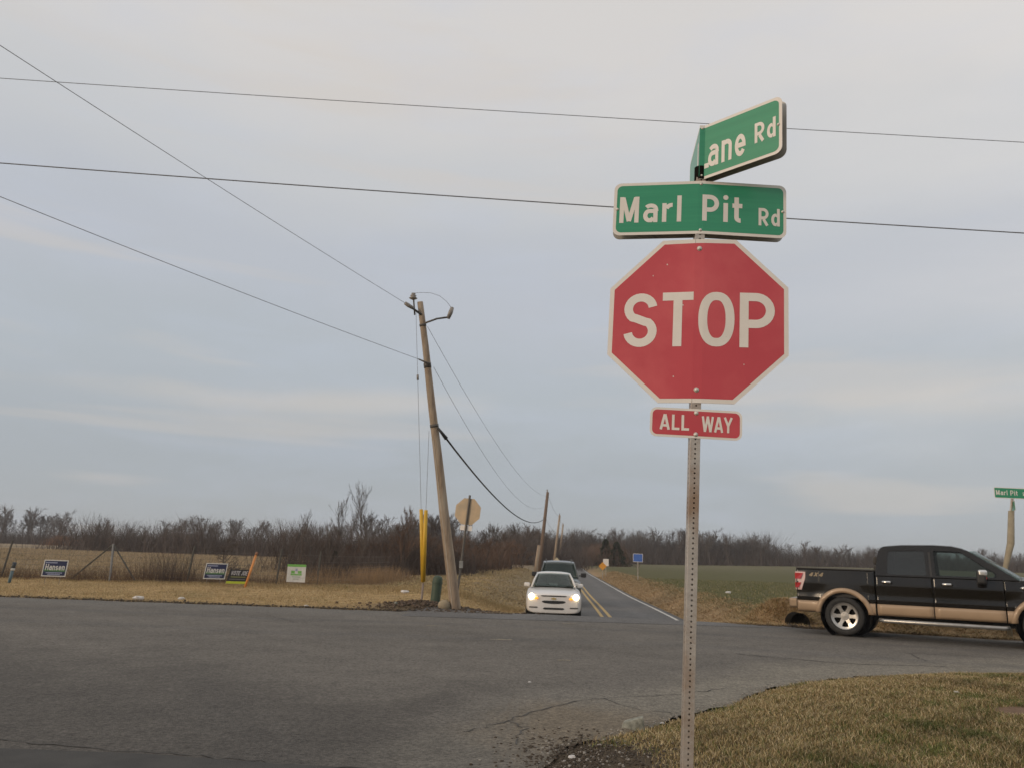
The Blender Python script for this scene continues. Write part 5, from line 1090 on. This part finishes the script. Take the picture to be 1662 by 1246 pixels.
    MB().box((2.44, 0, 1.76), (.03, .24, .07)).build('rear_view_mirror', black_plastic, TK)
    return TK
truck = make_pickup(); TX, TY, TA = 7.47, 17.55, rad(-31)
truck.rotation_euler = (0, 0, TA)
# the modelled near side (y=-.98) touches the road at the measured wheel: shift the origin to the axle centre
off = Matrix.Rotation(TA, 3, 'Z') @ Vector((0, .95, 0)); truck.location = (TX + off.x, TY + off.y, .03)

# ---- cars seen from the front
def car_body(st, paint, parent, name='body'):
    """st: stations (x, halfwidth, z_top, z_shoulder, z_bottom) from nose to tail; one smooth hull"""
    V = []; Fc = []; n = 0
    for x, hw, zt, zs_, zb_ in st:
        half = [(0, zt), (.45 * hw, zt - .004), (.78 * hw, zt - .03), (.94 * hw, (zt + zs_) / 2), (hw, zs_), (hw * 1.0, (zs_ + zb_) / 2), (hw * .985, zb_ + .10), (hw * .94, zb_), (.5 * hw, zb_ - .01), (0, zb_ - .01)]
        ring = half + [(-a, b) for a, b in half[-2:0:-1]]; n = len(ring); V += [(x, a, b) for a, b in ring]
    k = len(st); Fc = [(i * n + j, (i + 1) * n + j, (i + 1) * n + (j + 1) % n, i * n + (j + 1) % n) for i in range(k - 1) for j in range(n)] + [tuple(range(n)), tuple((k - 1) * n + j for j in range(n))[::-1]]
    o = mesh_obj(name, V, Fc, paint, parent, True); s_ = o.modifiers.new('smooth', 'SUBSURF'); s_.levels = s_.render_levels = 2
    return o
def cut(o, cyls):
    for i, c in enumerate(cyls):
        m = o.modifiers.new('arch%d' % i, 'BOOLEAN'); m.object = c; m.solver = 'EXACT'
    dg = bpy.context.evaluated_depsgraph_get(); me = bpy.data.meshes.new_from_object(o.evaluated_get(dg)); o.modifiers.clear(); o.data = me
    for c in cyls: bpy.data.objects.remove(c, do_unlink=True)
def make_car(T, st, paint, rax, fax, R_, W_, track, roof, gh, face):
    body = car_body(st, paint, T); cy = []
    for x in (rax, fax):
        for s_ in (-1, 1): cy.append(MB().lathe([(0, -.28), (R_ + .055, -.28), (R_ + .055, .28), (0, .28)], 24, Matrix.Translation((x, s_ * (track + .12), R_)) @ Matrix.Rotation(rad(90), 4, 'X')).build('c', black_plastic))
    bpy.context.view_layer.update(); cut(body, cy)
    for x in (rax, fax):
        for s_ in (-1, 1):
            wheel(T, x, s_ * track, R_, W_, s_, mat('grey_alloy', (.45, .45, .45), .35, metal=.7), 5)
            MB().lathe([(R_ + .05, -.10), (R_ + .05, .16)], 24, Matrix.Translation((x, s_ * (track - .05), R_)) @ Matrix.Rotation(rad(90), 4, 'X')).build('wheel_well', black_plastic, T)
    # greenhouse: gh = base/top corner x,z and half widths
    (xa, za, wa), (xb, zb_, wb_), (xc_, zc, wc), (xd, zd, wd_) = gh    # windscreen base, top, rear top, rear base
    zt = max(zb_, zc)
    def yside(x, z, zlow): t = (z - zlow) / (zt - zlow); return wa + (wb_ - wa) * min(1, max(0, t))
    for s_ in (-1, 1):
        fn = lambda x, z, s_=s_: (x, s_ * yside(x, z, za), z)
        outer = [(xa, za - .03), (xb, zb_), (xc_, zc), (xd, zd - .03)]
        L_ = lambda x, z: (x, z); bp_ = (xb + xc_) / 2 + .1
        w1 = roundpoly([(xa - .22, za + .03), (xb - .03, zb_ - .06), (bp_ + .04, zb_ - .055), (bp_ + .04, za + .03)][::-1], .04); w2 = roundpoly([(bp_ - .05, za + .03), (bp_ - .05, zb_ - .055), (xc_ + .05, zc - .06), (xd + .30, zd + .05)][::-1], .04)
        holed('side_frame', outer, [w1, w2], fn, paint, T, .02)
        for w_ in (w1, w2): mesh_obj('side_window', [Vector(fn(x, z)) for x, z in w_], [tuple(range(len(w_)))], gl_side, T)
    rows = []
    for x, z in ((xb + .02, zb_ - .015), (xb - .1, zb_ + .025), ((xb * 2 + xc_) / 3, roof), ((xb + 2 * xc_) / 3, roof), (xc_ + .1, zc + .025), (xc_ - .02, zc - .015)): rows.append([(x, u * (wb_ + .012), z - .045 * abs(u) ** 3) for u in np.linspace(-1, 1, 13)])
    sheet('roof', rows, paint, T, .02)
    d = .045
    wsn = patch('windscreen', (xb, -wb_ + d, zb_ - .01), (xb, wb_ - d, zb_ - .01), (xa, wa - d, za - .01), (xa, -wa + d, za - .01), gl_wind, T, (.10, 0, .02))
    patch('rear_window', (xc_, -wb_ + d, zc), (xc_, wb_ - d, zc), (xd, wa - d, zd - .02), (xd, -wa + d, zd - .02), gl_dark, T, (-.05, 0, .01))
    for s_ in (-1, 1):
        MB().tube([(xa, s_ * (wa - .02), za - .02), (xa + (xb - xa) * .5 + .01, s_ * ((wa + wb_) / 2 - .018), (za + zb_) / 2 + .01), (xb, s_ * (wb_ - .02), zb_ - .01)], .034, 8).build('pillar', paint, T, True)
    MB().tube([(xa + .06, -.5, za + .005), (xa - .06, .0, za + .04)], .010, 5).build('wiper', black_plastic, wsn); MB().tube([(xa + .06, .1, za + .005), (xa - .05, .6, za + .04)], .010, 5).build('wiper', black_plastic, wsn)
    MB().box((xb + .0, 0, zb_ - .09), (.03, .22, .06)).build('rear_view_mirror', black_plastic, T)
    MB().box((xa - .30, 0, za - .04), (.5, 2 * wa - .2, .14)).build('dashboard', seatm, T)
    for x in (xb - .55, xc_ + .05):
        for y in (-.38, .38):
            se = bevel(MB().box((x + .15, y, za - .45), (.5, .5, .18)).build('seat', seatm, T), .05); bevel(MB().box((x - .12, y, za - .12), (.14, .46, .58)).build('backrest', seatm, se), .05); bevel(MB().box((x - .16, y, za + .22), (.10, .26, .17)).build('headrest', seatm, se), .04)
    MB().lathe([(.165, -.014), (.185, 0), (.165, .014)], 18, Matrix.Translation((xb - .02, .38, za - .01)) @ Matrix.Rotation(rad(-65), 4, 'Y')).build('steering_wheel', black_plastic, T)
    return body
def mirror(T, x, y, z, m, s_, sz=(.10, .20, .13)):
    mo = bevel(MB().box((x, s_ * (y + .15), z), sz).build('mirror', m, T), .04, 3); MB().tube([(x, s_ * (y - .06), z - .03), (x, s_ * (y + .08), z - .02)], .022, 6).build('mirror_arm', black_plastic, mo)
CAR = thing('parked_car' if 0 else 'sedan_car', (0, 0, 0), 'white four door sedan with glowing headlights waiting at the crossing', 'car')
FO = 3.80   # nose, measured from the rear axle
make_car(CAR, [(3.80, .74, .70, .56, .19), (3.795, .76, .715, .57, .17), (3.76, .81, .735, .60, .16), (3.60, .865, .78, .64, .17), (3.2, .89, .86, .70, .19), (2.7, .892, .91, .74, .20), (2.35, .892, .945, .80, .20), (1.6, .892, .965, .84, .20), (.4, .892, .975, .86, .20), (-.35, .885, 1.0, .87, .21), (-.85, .86, 1.02, .86, .24), (-1.02, .80, .98, .82, .30), (-1.07, .72, .8, .7, .34)],
         whi_paint, 0, 2.85, .325, .22, .775, 1.455, [(2.42, .965, .74), (1.62, 1.385, .565), (.45, 1.395, .565), (-.45, 1.03, .70)], None)
X0 = 3.80
# nose details are laid on the front surface: slots slightly proud of it
from mathutils.bvhtree import BVHTree
cb = [c for c in children(CAR) if c.name.startswith('body')][0]; BV = BVHTree.FromPolygons([v.co.copy() for v in cb.data.vertices], [tuple(p.vertices) for p in cb.data.polygons])
def face_pt(y, z, off=0):
    hit = BV.ray_cast(Vector((8, y, z)), Vector((-1, 0, 0)))[0]; return ((hit.x if hit else 3.4) + off, y, z)
def slot(name, y0, y1, z0a, z1a, m, parent, off=.02, dip=0, depth=.05, tap=0):
    n_ = 16; V = []; off = .008 if off < .04 else off
    for i in range(n_ + 1):
        y = y0 + (y1 - y0) * i / n_; k = 1 - (2 * i / n_ - 1) ** 2; lo = z0a - dip * k; hi = z1a
        if tap: e = min(1, (1 - abs(2 * i / n_ - 1)) * tap + .25); md = (lo + hi) / 2; lo, hi = md - (md - lo) * e, md + (hi - md) * e
        V += [face_pt(y, lo, off), face_pt(y, hi, off), face_pt(y, hi, off - depth), face_pt(y, lo, off - depth)]
    Fc = [(4 * i + j, 4 * i + (j + 1) % 4, 4 * i + 4 + (j + 1) % 4, 4 * i + 4 + j) for i in range(n_) for j in range(4)] + [(0, 3, 2, 1), (4 * n_, 4 * n_ + 1, 4 * n_ + 2, 4 * n_ + 3)]
    return mesh_obj(name, V, Fc, m, parent)
slot('upper_grille', -.41, .41, .655, .69, black_plastic, CAR, .03, 0, .08, 6)
lo_g = slot('grille', -.37, .37, .47, .535, black_plastic, CAR, .03, .03, .06, 5)
slot('lower_intake', -.33, .33, .265, .325, black_plastic, CAR, .03, .0, .06, 7)
for s_ in (-1, 1):
    slot('fog_light_slot', s_ * .50, s_ * .77, .305, .345, mat('dark_slot', (.09, .085, .08), .6), CAR, .03, 0, .06, 6)
    hb = slot('headlight', s_ * .47, s_ * .80, .59, .71, lens, CAR, .03, .0, .08, 2.2)
    c = Vector(face_pt(s_ * .695, .655, .03)); hb2 = MB().lathe([(.088, -.06), (.088, .005), (.06, .03), (0, .04)], 18, Matrix.Translation(c) @ Matrix.Rotation(rad(90), 4, 'Y')).build('bulb_glow', lamp_on, hb, True)
    MB().blob(face_pt(s_ * .54, .60, .04), (.03, .065, .035), 3, n=8, amp=0, m=6).build('turn_signal', amber, hb)
    mirror(CAR, 2.05, .74, 1.0, whi_paint, s_)
# emblem: two slanted bars crossing
gold = mat('gold_emblem', (.62, .45, .2), .3, metal=.6); em = MB(); zc_ = .595
V = [face_pt(y, zc_ + z, .02) for y, z in ((-.085, -.018), (-.03, -.018), (-.022, -.032), (.045, -.032), (.035, -.018), (.085, -.018), (.070, .018), (.03, .018), (.022, .032), (-.045, .032), (-.035, .018), (-.070, .018))]
em.add(V + [Vector(v) - Vector((.02, 0, 0)) for v in V], [tuple(range(12))] + [(i, (i + 1) % 12, 12 + (i + 1) % 12, 12 + i) for i in range(12)]); em.build('emblem', gold, lo_g)
CAR.rotation_euler = (rad(0), 0, rad(-90) + math.atan(.067) * 0 - rad(3.0))
def put_front(T, fo, cx_, cy_, heading):
    """place so that the nose centre is at (cx_, cy_); heading: yaw of local +X"""
    p = Vector((cx_, cy_, 0)) - Matrix.Rotation(heading, 3, 'Z') @ Vector((fo, 0, 0)); zf = float(H(cx_, cy_ + .8, True)) + .018; zb2 = float(H(p.x, p.y, True)) + .018
    T.location = (p.x, p.y, zb2); T.rotation_euler = Matrix.Rotation(heading, 3, 'Z').to_euler(); pitch = math.atan2(zb2 - zf, fo - .95)
    T.rotation_euler = (Matrix.Rotation(heading, 3, 'Z') @ Matrix.Rotation(pitch, 3, 'Y')).to_euler()
put_front(CAR, 3.80, 1.52, 24.9, rad(-93))
SUV = thing('suv_car', (0, 0, 0), 'dark green-grey suv queued behind the white sedan', 'suv')
make_car(SUV, [(3.80, .78, .82, .70, .42), (3.78, .86, .98, .78, .36), (3.68, .92, 1.10, .84, .34), (3.2, .94, 1.16, .92, .34), (2.5, .945, 1.18, .95, .34), (1.6, .945, 1.2, .98, .34), (.4, .945, 1.22, 1.0, .34), (-.5, .94, 1.22, 1.0, .36), (-.9, .92, 1.22, 1.0, .38), (-1.05, .86, 1.15, .95, .45), (-1.08, .78, 1.0, .85, .5)],
         grn_paint, 0, 2.9, .38, .25, .80, 1.87, [(2.30, 1.16, .84), (1.70, 1.78, .68), (-.65, 1.79, .68), (-.98, 1.2, .82)], None)
for s_ in (-1, 1):
    bevel(MB().box((3.76, s_ * .66, .88), (.10, .30, .20)).build('headlight', lens, SUV), .03); mirror(SUV, 2.05, .93, 1.27, black_plastic, s_, (.12, .24, .19))
    MB().tube([(1.4, s_ * .58, 1.885), (1.3, s_ * .58, 1.92), (-.5, s_ * .58, 1.92), (-.6, s_ * .58, 1.885)], .016, 6).build('roof_rail', mat('grey_rail', (.2, .2, .2), .5), SUV)
bevel(MB().box((3.80, 0, .88), (.08, .95, .20)).build('grille', black_plastic, SUV), .02); bevel(MB().box((3.82, 0, .56), (.14, 1.74, .20)).build('front_bumper', black_plastic, SUV), .04)
put_front(SUV, 3.80, 2.25, 33.2, rad(-93))

# ------------------------------------------------------------------ thin winter haze
hm = bpy.data.materials.new('haze'); hm.use_nodes = True; t = hm.node_tree; t.nodes.clear(); o_ = t.nodes.new('ShaderNodeOutputMaterial'); v_ = t.nodes.new('ShaderNodeVolumePrincipled')
v_.inputs['Color'].default_value = (.84, .83, .84, 1); v_.inputs['Density'].default_value = .00045; v_.inputs['Anisotropy'].default_value = .2; t.links.new(v_.outputs[0], o_.inputs['Volume'])
hz_ = MB().box((0, 1450, 6.2), (6400, 4500, 16.4)).build('haze', hm); tag(hz_, 'thin pale winter haze softening the distant trees', 'haze', None, 'stuff')
